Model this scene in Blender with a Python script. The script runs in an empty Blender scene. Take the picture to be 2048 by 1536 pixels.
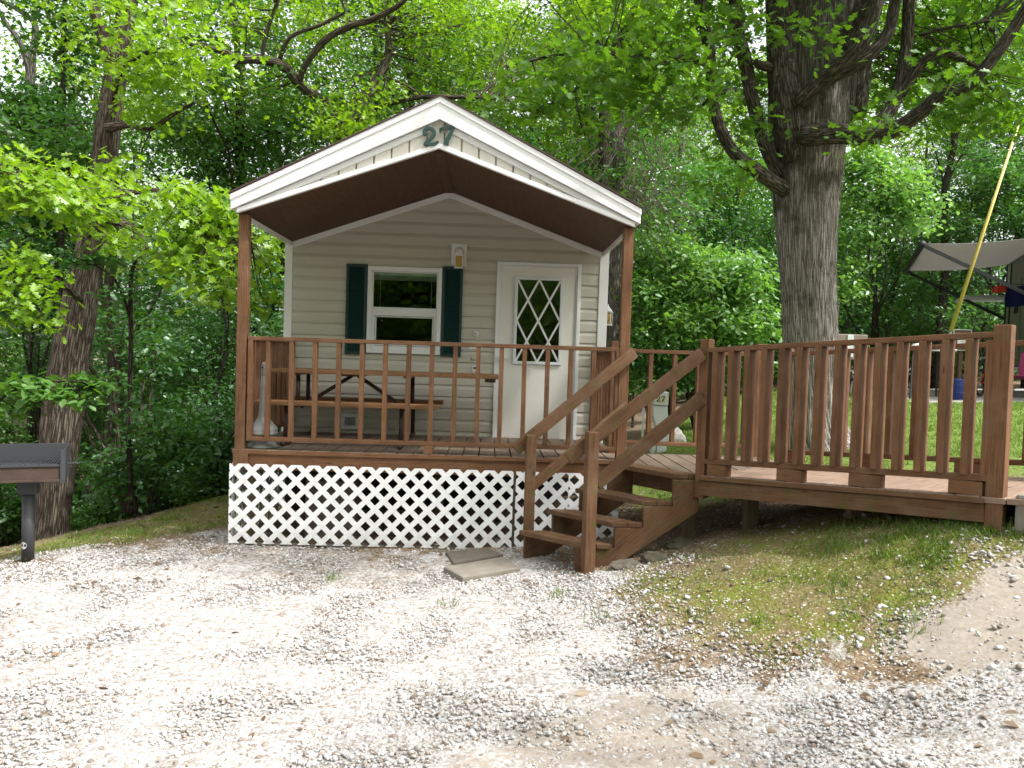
import bpy, bmesh, math, random
import numpy as np
from mathutils import Vector, Matrix, noise as mnoise
R = math.radians
SC = bpy.context.scene
COL = SC.collection
rnd = random.Random(7)
rng = np.random.default_rng(11)

# ------------------------------------------------------------------ camera, sky, sun, exposure
F_PX = 1600.0
CAM = Vector((0.0, -7.4, 1.80)); ROLL, YAW, PITCH = R(1.8), R(1.53), R(1.85)
FWD = Vector((math.sin(YAW)*math.cos(PITCH), math.cos(YAW)*math.cos(PITCH), -math.sin(PITCH)))
_r0 = Vector((math.cos(YAW), -math.sin(YAW), 0)); _d0 = FWD.cross(_r0)
CU = math.cos(ROLL)*_r0 - math.sin(ROLL)*_d0
CV = math.sin(ROLL)*_r0 + math.cos(ROLL)*_d0
cd = bpy.data.cameras.new('camera'); cam = bpy.data.objects.new('camera', cd); COL.objects.link(cam)
cd.sensor_width = 36; cd.lens = F_PX/2048*36; cd.clip_end = 600; cd.clip_start = 0.05
_m = Matrix((CU, -CV, -FWD)).transposed().to_4x4(); _m.translation = CAM
cam.matrix_world = _m
SC.camera = cam
SUN_ELEV, SUN_AZ = 56, 118     # azimuth clockwise from +Y
w = bpy.data.worlds.new('World'); SC.world = w; w.use_nodes = True
nt = w.node_tree; bg = nt.nodes['Background']
sky = nt.nodes.new('ShaderNodeTexSky'); sky.sky_type = 'NISHITA'; sky.sun_disc = False
sky.sun_elevation = R(SUN_ELEV); sky.sun_rotation = R(SUN_AZ); sky.dust_density = 5.0; sky.air_density = 1.0; sky.ozone_density = 0.6
hs = nt.nodes.new('ShaderNodeHueSaturation'); hs.inputs['Saturation'].default_value = 0.18; hs.inputs['Value'].default_value = 1.75
nt.links.new(sky.outputs[0], hs.inputs['Color']); nt.links.new(hs.outputs[0], bg.inputs[0]); bg.inputs[1].default_value = 0.15
sd = bpy.data.lights.new('sun', 'SUN'); sd.energy = 2.8; sd.angle = R(1.2); sd.color = (1.0, 0.985, 0.965)
sun = bpy.data.objects.new('sun', sd); COL.objects.link(sun)
SUN_DIR = Vector((math.sin(R(SUN_AZ))*math.cos(R(SUN_ELEV)), math.cos(R(SUN_AZ))*math.cos(R(SUN_ELEV)), math.sin(R(SUN_ELEV))))
sun.rotation_euler = SUN_DIR.to_track_quat('Z', 'Y').to_euler()
SC.view_settings.view_transform = 'Standard'; SC.view_settings.look = 'None'
SC.view_settings.exposure = 0.83; SC.view_settings.gamma = 1
SC.cycles.max_bounces = 8; SC.cycles.diffuse_bounces = 4; SC.cycles.transmission_bounces = 4; SC.cycles.transparent_max_bounces = 8
SC.cycles.sample_clamp_indirect = 6

def at(px, py, Y):
    """point on the plane y = Y seen at photo pixel (px, py); used to read positions off the photograph"""
    r = FWD + (px-1024)/F_PX*CU + (py-768)/F_PX*CV
    return CAM + (Y-CAM.y)/r.y*r

# ------------------------------------------------------------------ terrain height
_cp = [(-6,-8,-.15),(0,-9,.0),(-2,-4,.0),(.1,-4.1,.04),(-2.4,0,.0),(.3,-.05,.05),(-1,-2,.0),(1.3,-8,.1),(5,-8,.5),
 (1.0,-3.3,.07),(2.1,-4.3,.2),(2.15,-3.05,.22),(2.95,-3.0,.56),(3.25,-2.42,.85),(2.85,-2.25,.74),(4.0,-1.5,.95),(2.3,-.75,.45),(.8,-1.1,.11),(.35,-.4,.08),
 (1.25,-2.05,.2),(1.6,-1.5,.32),(1.6,-.3,.25),(1.5,.6,.25),(2.35,4,.5),(4.06,2.85,.74),(5,8,.85),(7,12,1.2),(10,10,1.3),(6,-1,1.0),(6,-4,1.0),(9,0,1.2),
 (0,8,-.2),(-2.4,3,-.08),(1.5,3,.3),(1.5,8,.2),(2.6,1.2,.5),(1.3,1.8,.28),(-1,1.2,.0),
 (-4,-.35,-.08),(-4.3,1.5,-.25),(-3.3,3.2,-.12),(-5,4.6,-.85),(-8,2,-1.2),(-7,-2,-.5),(-6,8,-1.5),(-12,5,-2.5),(-3,8,-.9),(-10,-5,-.6),
 (0,25,-.3),(-15,25,-2.5),(15,25,1.2),(30,10,1.5),(-30,0,-3),(0,-30,.3),(30,-20,1.5),(0,60,2),(-50,50,0),(50,50,2)]
_P = np.array([(a,b) for a,b,c in _cp], float); _Z = np.array([c for a,b,c in _cp], float)
_k = lambda d: np.sqrt(d*d + .15)
_n = len(_P); _A = np.zeros((_n+3,_n+3)); _A[:_n,:_n] = _k(np.linalg.norm(_P[:,None]-_P[None],axis=2)) + np.eye(_n)*-.02
_A[:_n,_n] = 1; _A[:_n,_n+1:] = _P; _A[_n,:_n] = 1; _A[_n+1:,:_n] = _P.T
_W = np.linalg.solve(_A, np.concatenate([_Z, [0,0,0]]))
def hgt(x, y):
    x = np.atleast_1d(np.asarray(x,float)); y = np.atleast_1d(np.asarray(y,float)); out = np.zeros(len(x))
    for i in range(0, len(x), 20000):
        q = np.stack([x[i:i+20000], y[i:i+20000]], 1)
        d = np.linalg.norm(q[:,None]-_P[None], axis=2)
        out[i:i+20000] = _k(d)@_W[:_n] + _W[_n] + q@_W[_n+1:]
    return out
def hz(x, y): return float(hgt([x],[y])[0])

# cheap vectorised value noise
def vnoise(x, y, scale, seed=0):
    x = np.asarray(x)*scale; y = np.asarray(y)*scale
    xi = np.floor(x).astype(np.int64); yi = np.floor(y).astype(np.int64); fx = x-xi; fy = y-yi
    fx = fx*fx*(3-2*fx); fy = fy*fy*(3-2*fy)
    def h(a,b):
        n = (a*374761393 + b*668265263 + seed*69069) & 0x7fffffff
        n = ((n ^ (n>>13))*1274126177) & 0x7fffffff
        return ((n ^ (n>>16)) & 0xffff)/65535.0
    return (h(xi,yi)*(1-fx)+h(xi+1,yi)*fx)*(1-fy) + (h(xi,yi+1)*(1-fx)+h(xi+1,yi+1)*fx)*fy
def sstep(a,b,x):
    t = np.clip((x-a)/(b-a),0,1); return t*t*(3-2*t)

# ------------------------------------------------------------------ tagging
def tag(o, label=None, cat=None, group=None, kind=None):
    if label: o['label'] = label
    if cat: o['category'] = cat
    if group: o['group'] = group
    if kind: o['kind'] = kind
    return o
def thing(name, label, cat, loc=(0,0,0), group=None):
    o = bpy.data.objects.new(name, None); COL.objects.link(o); o.location = loc; o.empty_display_size = .2
    return tag(o, label, cat, group)

# ------------------------------------------------------------------ materials
def mat(name):
    m = bpy.data.materials.new(name); m.use_nodes = True
    n = m.node_tree; return m, n, n.nodes['Principled BSDF']
def N(n, t, **k):
    x = n.nodes.new(t)
    for a, b in k.items(): setattr(x, a, b)
    return x
def L(n, a, b): n.links.new(a, b)
def ramp(n, fac, stops):
    r = N(n, 'ShaderNodeValToRGB'); e = r.color_ramp.elements
    while len(e) < len(stops): e.new(.5)
    for q, (p, c) in zip(e, stops): q.position = p; q.color = (*c, 1) if len(c) == 3 else c
    L(n, fac, r.inputs[0]); return r.outputs[0]
def noise(n, vec, scale, detail=4, rough=.55, dist=0):
    x = N(n, 'ShaderNodeTexNoise'); x.inputs['Scale'].default_value = scale; x.inputs['Detail'].default_value = detail
    x.inputs['Roughness'].default_value = rough; x.inputs['Distortion'].default_value = dist
    if vec: L(n, vec, x.inputs['Vector'])
    return x.outputs['Fac']
def mixc(n, f, a, b, mode='MIX'):
    x = N(n, 'ShaderNodeMix', data_type='RGBA', blend_type=mode)
    for s, v in ((0, f), (6, a), (7, b)):
        if hasattr(v, 'links'): L(n, v, x.inputs[s])
        else: x.inputs[s].default_value = v if s == 0 else (*v, 1)
    return x.outputs[2]
def mth(n, op, a, b=None, clamp=False):
    x = N(n, 'ShaderNodeMath', operation=op); x.use_clamp = clamp
    for i, v in enumerate((a, b)):
        if v is None: continue
        if hasattr(v, 'links'): L(n, v, x.inputs[i])
        else: x.inputs[i].default_value = v
    return x.outputs[0]
def bump(n, b, h, strength=.3, dist=.01):
    x = N(n, 'ShaderNodeBump'); x.inputs['Strength'].default_value = strength; x.inputs['Distance'].default_value = dist
    L(n, h, x.inputs['Height']); L(n, x.outputs[0], b.inputs['Normal'])
def objco(n): return N(n, 'ShaderNodeTexCoord').outputs['Object']
def uvco(n, sx, sy):
    m = N(n, 'ShaderNodeMapping'); m.inputs['Scale'].default_value = (sx, sy, 1)
    L(n, N(n, 'ShaderNodeTexCoord').outputs['UV'], m.inputs['Vector']); return m.outputs[0]

def wood(name, dark, light, rough=.75, moss=0.0, grain=.55, grey=None):
    m, n, b = mat(name); uv = uvco(n, 1.6, 46); o = objco(n)
    g = noise(n, uv, 2.0, 6, .6, .4); c = ramp(n, g, [(.33, tuple(x*.8 for x in dark)), (.5, tuple((x+y)/2 for x,y in zip(dark,light))), (.68, light)])
    big = noise(n, o, 2.3, 4, .6)
    c = mixc(n, mth(n, 'MULTIPLY', ramp(n, big, [(.35,(0,0,0)),(.75,(1,1,1))]), .45), c, tuple(x*.62 for x in dark))
    rn = N(n, 'ShaderNodeObjectInfo').outputs['Random']
    hs = N(n, 'ShaderNodeHueSaturation'); L(n, c, hs.inputs['Color'])
    L(n, mth(n, 'ADD', mth(n, 'MULTIPLY', rn, .35), .83), hs.inputs['Value']); c = hs.outputs[0]
    if grey: c = mixc(n, mth(n, 'MULTIPLY', ramp(n, noise(n, o, 5.5, 6, .65), [(.45,(0,0,0)),(.7,(1,1,1))]), .6), c, grey)
    kn = N(n, 'ShaderNodeTexVoronoi'); kn.inputs['Scale'].default_value = 1.0; L(n, uvco(n, 2.2, 9), kn.inputs['Vector'])
    c = mixc(n, ramp(n, kn.outputs['Distance'], [(.03,(1,1,1)),(.09,(0,0,0))]), c, tuple(x*.45 for x in dark))
    if moss: c = mixc(n, mth(n, 'MULTIPLY', ramp(n, noise(n, o, 7, 5, .6), [(.55,(0,0,0)),(.68,(1,1,1))]), moss), c, (.07,.085,.015))
    L(n, c, b.inputs['Base Color']); b.inputs['Roughness'].default_value = rough
    b.inputs['Specular IOR Level'].default_value = .3
    bump(n, b, g, .35, .003); return m
def paint(name, col, rough=.45, dirt=.12, spec=.4, dscale=3.0, metallic=0, splash=None):
    m, n, b = mat(name); o = objco(n)
    d = ramp(n, noise(n, o, dscale, 7, .65), [(.35,(0,0,0)),(.8,(1,1,1))])
    c = mixc(n, mth(n, 'MULTIPLY', d, dirt*2), col, tuple(x*y for x, y in zip(col, (.55,.5,.42))))
    fine = noise(n, o, 60, 3)
    if splash:
        zz = N(n,'ShaderNodeSeparateXYZ'); L(n,o,zz.inputs[0]); mr = N(n,'ShaderNodeMapRange'); mr.inputs[1].default_value=splash[0]; mr.inputs[2].default_value=splash[1]; mr.inputs[3].default_value=1; mr.inputs[4].default_value=0; L(n,zz.outputs[2],mr.inputs[0])
        c = mixc(n, mth(n,'MULTIPLY',mth(n,'MULTIPLY',mr.outputs[0],ramp(n,noise(n,o,14,6,.7),[(.35,(0,0,0)),(.65,(1,1,1))])),.55), c, (.3,.25,.19))
    c = mixc(n, mth(n, 'MULTIPLY', fine, dirt*.5), c, tuple(x*.6 for x in col))
    L(n, c, b.inputs['Base Color']); b.inputs['Roughness'].default_value = rough; b.inputs['Metallic'].default_value = metallic
    b.inputs['Specular IOR Level'].default_value = spec
    bump(n, b, noise(n, o, 25, 3), .08, .003); return m

M = {}
M['stain'] = wood('stained_wood', (.098,.043,.019), (.205,.096,.044), .75, .18, grey=(.195,.112,.066))
M['stair'] = wood('stair_wood', (.088,.042,.02), (.185,.092,.045), .8, .55, grey=(.175,.115,.072))
M['deck'] = wood('deck_wood', (.115,.08,.055), (.19,.14,.10), .85, .12, grey=(.18,.155,.125))
M['rampdeck'] = wood('ramp_deck_wood', (.19,.12,.085), (.30,.205,.15), .85, .08, grey=(.30,.225,.17))
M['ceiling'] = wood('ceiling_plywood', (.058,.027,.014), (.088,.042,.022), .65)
M['tabletop'] = wood('table_wood', (.15,.072,.03), (.22,.115,.05), .6)
M['postwood'] = wood('treated_post', (.13,.1,.06), (.2,.16,.1), .9, .5)
M['vinyl'] = paint('white_vinyl', (.80,.80,.805), .4, .02)
M['lattice'] = paint('lattice_vinyl', (.86,.86,.87), .45, .05, splash=(.0,.2))
M['siding'] = paint('beige_siding', (.46,.43,.365), .5, .07, splash=(.86,1.05))
M['gable'] = paint('gable_siding', (.60,.57,.51), .5, .04)
M['trimwhite'] = paint('trim_white', (.69,.69,.69), .4, .08)
M['door'] = paint('door_paint', (.66,.64,.59), .45, .08)
M['alu'] = paint('frame_aluminium', (.62,.64,.66), .35, .1, .5)
M['green'] = paint('shutter_green', (.008,.036,.033), .5, .12)
M['numgreen'] = paint('numeral_green', (.024,.066,.055), .55, .35, dscale=18)
M['amber'] = paint('amber_glass', (.45,.27,.05), .25, .2)
M['blind'] = paint('blind_slats', (.85,.85,.75), .5, .05)
M['grey'] = paint('cast_grey_plastic', (.29,.29,.285), .4, .2)
M['lightgrey'] = paint('pedestal_grey', (.55,.57,.58), .5, .15)
M['steel'] = paint('table_steel', (.055,.028,.02), .45, .2)
M['grill'] = paint('grill_steel', (.045,.047,.052), .6, .3)
M['rust'] = paint('rusty_steel', (.07,.045,.034), .85, .5, dscale=14)
M['concrete'] = paint('concrete', (.235,.21,.175), .9, .35, .2, 9)
M['slab'] = paint('weathered_slab', (.15,.13,.108), .95, .4, .2, 11)
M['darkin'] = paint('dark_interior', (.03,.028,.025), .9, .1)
M['black'] = paint('black_ink', (.02,.02,.02), .6, .05)
M['cream'] = paint('number_plate', (.55,.5,.35), .6, .1)
M['rock'] = paint('limestone_rock', (.5,.47,.43), .9, .3, .2, 8)
M['darkrock'] = paint('shadow_dark_rock', (.10,.09,.065), .95, .4, .1, 9)  # stones lie in shadow; that shade is put into the colour
M['navy'] = paint('navy_cloth', (.012,.014,.07), .9, .1, .1)
M['red'] = paint('red_cloth', (.5,.03,.015), .7, .1)
M['bluec'] = paint('blue_cloth', (.012,.03,.16), .6, .1)
M['pink'] = paint('pink_cloth', (.6,.08,.25), .8, .1)
M['orange'] = paint('orange_cloth', (.7,.16,.03), .8, .1)
M['awn'] = None
M['rv'] = paint('camper_wall', (.30,.30,.24), .45, .15)
M['poley'] = paint('yellow_pole', (.58,.46,.12), .4, .15)
M['pale'] = paint('pale_table', (.5,.52,.52), .5, .1)
M['signb'] = paint('brown_panel', (.14,.08,.055), .6, .15)
M['taupe'] = paint('taupe_box', (.19,.145,.12), .7, .15)

def shingles():
    m, n, b = mat('roof_shingles'); o = objco(n)
    br = N(n, 'ShaderNodeTexBrick'); br.inputs['Scale'].default_value = 6
    L(n, o, br.inputs['Vector']); br.inputs['Color1'].default_value = (.075,.04,.035,1); br.inputs['Color2'].default_value = (.12,.07,.06,1); br.inputs['Mortar'].default_value = (.03,.02,.018,1)
    L(n, mixc(n, noise(n, o, 90, 3), br.outputs[0], (.05,.03,.03)), b.inputs['Base Color']); b.inputs['Roughness'].default_value = .95
    return m
M['shingle'] = shingles()
def glass():
    m, n, b = mat('window_glass'); n.nodes.remove(b); out = n.nodes['Material Output']
    t = N(n, 'ShaderNodeBsdfTransparent'); t.inputs[0].default_value = (.8,.85,.82,1)
    g = N(n, 'ShaderNodeBsdfGlossy'); g.inputs['Roughness'].default_value = .01
    fr = N(n, 'ShaderNodeLayerWeight'); fr.inputs[0].default_value = .3
    mx = N(n, 'ShaderNodeMixShader'); L(n, mth(n, 'ADD', mth(n, 'MULTIPLY', fr.outputs['Fresnel'], 1.0), .09, True), mx.inputs[0]); L(n, t.outputs[0], mx.inputs[1]); L(n, g.outputs[0], mx.inputs[2])
    nm = N(n, 'ShaderNodeBump'); nm.inputs['Strength'].default_value = .03; nm.inputs['Distance'].default_value = .01; L(n, noise(n, objco(n), 3, 2), nm.inputs['Height']); L(n, nm.outputs[0], g.inputs['Normal'])
    L(n, mx.outputs[0], out.inputs[0]); return m
M['glass'] = glass()

def bark(name, dark, light, sx=16, sy=2.2, mossy=.3, lichen=.25):
    m, n, b = mat(name); o = objco(n)
    uv = N(n, 'ShaderNodeMapping'); uv.inputs['Scale'].default_value = (sx, sy, 1)
    L(n, N(n, 'ShaderNodeTexCoord').outputs['UV'], uv.inputs['Vector'])
    wn = N(n, 'ShaderNodeTexNoise'); wn.inputs['Scale'].default_value = 3; L(n, o, wn.inputs['Vector'])
    ad = N(n, 'ShaderNodeMix', data_type='RGBA', blend_type='LINEAR_LIGHT'); ad.inputs[0].default_value = .3; L(n, uv.outputs[0], ad.inputs[6]); L(n, wn.outputs['Color'], ad.inputs[7])
    v = N(n, 'ShaderNodeTexVoronoi', feature='DISTANCE_TO_EDGE'); v.inputs['Scale'].default_value = 1; L(n, ad.outputs[2], v.inputs['Vector'])
    f = noise(n, o, 38, 6, .7)
    h = mth(n, 'ADD', mth(n, 'MULTIPLY', ramp(n, v.outputs[0], [(0,(0,0,0)),(.22,(.85,.85,.85)),(.5,(1,1,1))]), .55), mth(n, 'MULTIPLY', f, .5))
    c = ramp(n, h, [(.2, tuple(x*.28 for x in dark)), (.5, dark), (.92, light)])
    sz_ = N(n,'ShaderNodeSeparateXYZ'); L(n,o,sz_.inputs[0]); ms = ramp(n, mth(n,'ADD',noise(n, o, 2.2, 5, .65), mth(n,'MULTIPLY',mth(n,'SUBTRACT',sz_.outputs[2],3.2,False),.075)), [(.5,(0,0,0)),(.66,(1,1,1))])
    c = mixc(n, mth(n, 'MULTIPLY', ms, mossy), c, (.035,.036,.016))
    lc = ramp(n, noise(n, o, 13, 4, .6), [(.6,(0,0,0)),(.7,(1,1,1))])
    c = mixc(n, mth(n, 'MULTIPLY', lc, lichen), c, (.34,.35,.31))
    L(n, c, b.inputs['Base Color']); b.inputs['Roughness'].default_value = .95; b.inputs['Specular IOR Level'].default_value = .1
    bump(n, b, h, .9, .03); return m
M['bark_oak'] = bark('oak_bark', (.27,.24,.215), (.52,.48,.45), 30, 2.3, .75, .10)
M['bark_limb'] = bark('limb_bark', (.095,.08,.068), (.24,.21,.185), 34, 5, .35, .4)
M['bark_left'] = bark('grey_brown_bark', (.10,.078,.06), (.27,.225,.185), 30, 2.6, .3, .1)
M['bark_dark'] = bark('dark_bark', (.05,.04,.032), (.12,.10,.08), 34, 4, .3, .2)
M['bark_pale'] = bark('pale_bark', (.13,.115,.10), (.27,.25,.225), 34, 4, .15, .2)
M['twig'] = paint('dry_twigs', (.16,.135,.11), .9, .3, .1)

def leafmat(name, a, b_, tr, mixf=.42, gloss=.05):
    m, n, b = mat(name); n.nodes.remove(b); out = n.nodes['Material Output']
    at_ = N(n, 'ShaderNodeAttribute', attribute_name='tint'); o = objco(n)
    rn = N(n, 'ShaderNodeObjectInfo').outputs['Random']
    f = mth(n, 'ADD', mth(n, 'ADD', mth(n, 'MULTIPLY', at_.outputs['Fac'], .55), mth(n, 'MULTIPLY', rn, .3)), mth(n, 'MULTIPLY', mth(n, 'SUBTRACT', noise(n, o, 1.1, 3), .42), 1.1), True)
    c = mixc(n, f, a, b_)
    d = N(n, 'ShaderNodeBsdfDiffuse'); L(n, c, d.inputs[0])
    t = N(n, 'ShaderNodeBsdfTranslucent'); L(n, mixc(n, 1.0, c, tr, 'MULTIPLY'), t.inputs[0])
    g = N(n, 'ShaderNodeBsdfGlossy'); g.inputs['Roughness'].default_value = .42; g.inputs[0].default_value = (.9,1,.9,1)
    m1 = N(n, 'ShaderNodeMixShader'); m1.inputs[0].default_value = mixf; L(n, d.outputs[0], m1.inputs[1]); L(n, t.outputs[0], m1.inputs[2])
    m2 = N(n, 'ShaderNodeMixShader'); m2.inputs[0].default_value = gloss; L(n, m1.outputs[0], m2.inputs[1]); L(n, g.outputs[0], m2.inputs[2])
    L(n, m2.outputs[0], out.inputs[0]); return m
TRN = (1.7, 1.75, .55)
M['lf_forest'] = leafmat('forest_leaves', (.045,.125,.026), (.10,.215,.036), TRN)
M['lf_dark'] = leafmat('shade_leaves', (.03,.098,.026), (.07,.165,.034), TRN)
M['lf_oak'] = leafmat('oak_leaves', (.062,.155,.016), (.13,.25,.028), TRN, .48)
M['lf_cool'] = leafmat('cool_leaves', (.04,.125,.04), (.085,.2,.06), TRN, gloss=.07)
M['lf_bush'] = leafmat('bush_leaves', (.085,.20,.05), (.18,.32,.10), TRN, gloss=.05)
M['lf_yellow'] = leafmat('spring_leaves', (.12,.235,.015), (.22,.345,.03), TRN, .5)
M['grassm'] = leafmat('grass_blades', (.085,.165,.022), (.19,.28,.05), (1.3,1.3,.6), .3, .03)
M['awn'] = leafmat('awning_fabric', (.46,.445,.43), (.46,.445,.43), (1,.98,.96), .4, .02)
M['litter'] = leafmat('dry_leaves', (.10,.06,.036), (.27,.185,.12), (1,1,.8), .15, .03)

# ------------------------------------------------------------------ mesh builders
class MB:
    def __init__(s): s.cur=0; s.mi=[]; s.recalc=False; s.v=[]; s.f=[]; s.uv=[]; s.smooth=False; s.sm=[]
    def faces(s, vs, fs, uvs=None, smooth=False):
        o = len(s.v); s.v += [tuple(v) for v in vs]
        for i, f in enumerate(fs):
            s.f.append([o+k for k in f]); s.uv.append(uvs[i] if uvs else [(vs[k][0]+vs[k][1], vs[k][2]) for k in f]); s.sm.append(smooth); s.mi.append(s.cur)
    def box(s, c, size, rot=None):
        c = Vector(c); hx, hy, hz_ = (q/2 for q in size); ox, oy = rnd.random()*40, rnd.random()*40
        loc = [Vector((x,y,z)) for x in (-hx,hx) for y in (-hy,hy) for z in (-hz_,hz_)]
        vs = [c + (rot@p if rot else p) for p in loc]
        fs = [(0,1,3,2),(4,6,7,5),(0,4,5,1),(2,3,7,6),(0,2,6,4),(1,5,7,3)]
        ax = max(range(3), key=lambda i: size[i]); oth = [i for i in range(3) if i != ax]
        uvs = [[(loc[k][ax]+ox, loc[k][oth[0]]+loc[k][oth[1]]*1.3+oy) for k in f] for f in fs]
        s.faces(vs, fs, uvs); return s
    def span(s, x0, x1, y0, y1, z0, z1): return s.box(((x0+x1)/2,(y0+y1)/2,(z0+z1)/2), (x1-x0,y1-y0,z1-z0))
    def beam(s, p0, p1, wd, ht, up=(0,0,1)):
        p0, p1 = Vector(p0), Vector(p1); x = (p1-p0).normalized(); u = Vector(up)
        y = u.cross(x).normalized(); z = x.cross(y)
        return s.box((p0+p1)/2, ((p1-p0).length, wd, ht), Matrix((x,y,z)).transposed())
    def prism(s, poly, axis, a, b):
        """poly in the two other axes (order xyz minus axis), extruded along axis from a to b"""
        def p3(q, t):
            l = list(q); l.insert(axis, t); return l
        n = len(poly); vs = [p3(q,a) for q in poly]+[p3(q,b) for q in poly]
        fs = [tuple(range(n))[::-1], tuple(range(n,2*n))]+[(i,(i+1)%n,n+(i+1)%n,n+i) for i in range(n)]
        s.faces(vs, fs); return s
    def poly(s, pts, z0, z1): return s.prism([(p[0],p[1]) for p in pts], 2, z0, z1)
    def tube(s, pts, radii, sides=10, cap=True, flat=False, wob=0):
        pts = [Vector(p) for p in pts]; n = len(pts)
        if not hasattr(radii,'__len__'): radii = [radii]*n
        t0 = (pts[1]-pts[0]).normalized(); a = t0.orthogonal().normalized(); vs=[]; dist=0; us=[]; ph = rnd.random()*9
        for i in range(n):
            t = (pts[min(i+1,n-1)]-pts[max(i-1,0)]).normalized(); a = (a - a.dot(t)*t).normalized(); b = t.cross(a)
            if i: dist += (pts[i]-pts[i-1]).length
            us.append(dist)
            for k in range(sides):
                an = 2*math.pi*k/sides
                r = radii[i]*(1+wob*(math.sin(3*an+ph+dist*.8)*.5+math.sin(5*an-ph*2+dist*1.7)*.35))
                vs.append(pts[i]+a*math.cos(an)*r+b*math.sin(an)*r)
        fs=[]; uvs=[]; rm = max(radii); o=rnd.random()*20
        for i in range(n-1):
            for k in range(sides):
                k2=(k+1)%sides
                fs.append((i*sides+k, i*sides+k2, (i+1)*sides+k2, (i+1)*sides+k))
                ua=2*math.pi*k/sides*rm+o; ub=2*math.pi*(k+1)/sides*rm+o
                uvs.append([(ua,us[i]),(ub,us[i]),(ub,us[i+1]),(ua,us[i+1])])
        if cap:
            fs.append(tuple(range(sides))[::-1]); uvs.append([(0,0)]*sides); fs.append(tuple(range((n-1)*sides,n*sides))); uvs.append([(0,0)]*sides)
        s.faces(vs, fs, uvs, not flat); return s
    def lathe(s, prof, c=(0,0,0), sides=32):
        c = Vector(c); vs=[]; fs=[]; n=len(prof)
        for r,z in prof:
            for k in range(sides): vs.append(c+Vector((r*math.cos(2*math.pi*k/sides), r*math.sin(2*math.pi*k/sides), z)))
        for i in range(n-1):
            for k in range(sides): fs.append((i*sides+k, i*sides+(k+1)%sides, (i+1)*sides+(k+1)%sides, (i+1)*sides+k))
        fs.append(tuple(range(sides))[::-1]); fs.append(tuple(range((n-1)*sides,n*sides)))
        s.faces(vs, fs, None, True); return s
    def build(s, name, m, parent=None, bevel=0, seg=2):
        me = bpy.data.meshes.new(name); me.from_pydata(s.v, [], s.f)
        uvl = me.uv_layers.new(name='UVMap'); flat = [c for f in s.uv for q in f for c in q]
        uvl.data.foreach_set('uv', flat); me.polygons.foreach_set('use_smooth', s.sm)
        for q in (m if isinstance(m,(list,tuple)) else [m]): me.materials.append(q if not isinstance(q,str) else M[q])
        if s.cur: me.polygons.foreach_set('material_index', s.mi)
        me.update()
        if s.recalc:
            bm = bmesh.new(); bm.from_mesh(me); bmesh.ops.recalc_face_normals(bm, faces=bm.faces[:]); bm.to_mesh(me); bm.free()
        o = bpy.data.objects.new(name, me); COL.objects.link(o)
        if parent:
            o.parent = parent; o.matrix_parent_inverse = Matrix.Translation(-Vector(parent.location))
        if bevel:
            b = o.modifiers.new('bevel','BEVEL'); b.width = bevel; b.segments = seg; b.limit_method = 'ANGLE'
        return o
def npmesh(name, V, loops, totals, m, tint=None, parent=None, smooth=False):
    me = bpy.data.meshes.new(name); me.vertices.add(len(V)); me.vertices.foreach_set('co', np.asarray(V,np.float32).ravel())
    loops = np.asarray(loops,np.int32); totals = np.asarray(totals,np.int32)
    me.loops.add(len(loops)); me.loops.foreach_set('vertex_index', loops)
    me.polygons.add(len(totals)); st = np.zeros(len(totals),np.int32); st[1:] = np.cumsum(totals)[:-1]
    me.polygons.foreach_set('loop_start', st)
    if smooth: me.polygons.foreach_set('use_smooth', np.ones(len(totals),bool))
    me.update(calc_edges=True)
    if tint is not None:
        a = me.attributes.new('tint','FLOAT','FACE'); a.data.foreach_set('value', np.asarray(tint,np.float32))
    me.materials.append(M[m] if isinstance(m,str) else m)
    o = bpy.data.objects.new(name, me); COL.objects.link(o)
    if parent:
        o.parent = parent; o.matrix_parent_inverse = Matrix.Translation(-Vector(parent.location))
    return o

# leaf templates: (verts, faces) along x, width y, fold z
def T(v, f): return np.array(v,float), f
OVATE = T([(0,0,0),(.28,.24,.05),(.68,.22,.03),(1,0,-.06),(.68,-.22,.03),(.28,-.24,.05)], [(0,3,2,1),(0,5,4,3)])
DIAM = T([(0,0,0),(.5,.3,.06),(1,0,-.05),(.5,-.3,.06)], [(0,1,2,3)])
_h = [(0,.02),(.16,.07),(.2,.19),(.29,.21),(.34,.12),(.42,.14),(.47,.33),(.6,.36),(.62,.2),(.7,.17),(.77,.27),(.88,.24),(.9,.1),(1,.0)]
OAKL = T([(x,y,.12*y-.15*x*x) for x,y in _h]+[(x,-y,.12*y-.15*x*x) for x,y in _h[1:-1]],
         [tuple([0]+list(range(13,0,-1))), tuple([0]+list(range(14,26))+[13])])
BLADE = T([(0,.05,0),(0,-.05,0),(.55,-.035,.04),(1,0,.16),(.55,.035,.04)], [(0,1,2,3,4)])
def scatter(name, P, D, Nn, size, tpl, m, parent=None, tint=None):
    """place a template at points P, its x along D, its normal near Nn"""
    tv, tf = tpl; n = len(P)
    D = D/np.linalg.norm(D,axis=1,keepdims=True); Nn = Nn - (Nn*D).sum(1,keepdims=True)*D
    Nn = Nn/(np.linalg.norm(Nn,axis=1,keepdims=True)+1e-9); B = np.cross(Nn,D)
    S = size[:,None,None]
    V = P[:,None,:] + S*(tv[None,:,0:1]*D[:,None,:] + tv[None,:,1:2]*B[:,None,:] + tv[None,:,2:3]*Nn[:,None,:])
    k = len(tv); fl = np.concatenate([np.array(f) for f in tf]); tot = np.array([len(f) for f in tf])
    loops = (np.arange(n)[:,None]*k + fl[None]).ravel(); totals = np.tile(tot, n)
    if tint is None: tint = rng.random(n)
    return npmesh(name, V.reshape(-1,3), loops, totals, m, np.repeat(tint, len(tf)), parent)
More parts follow.
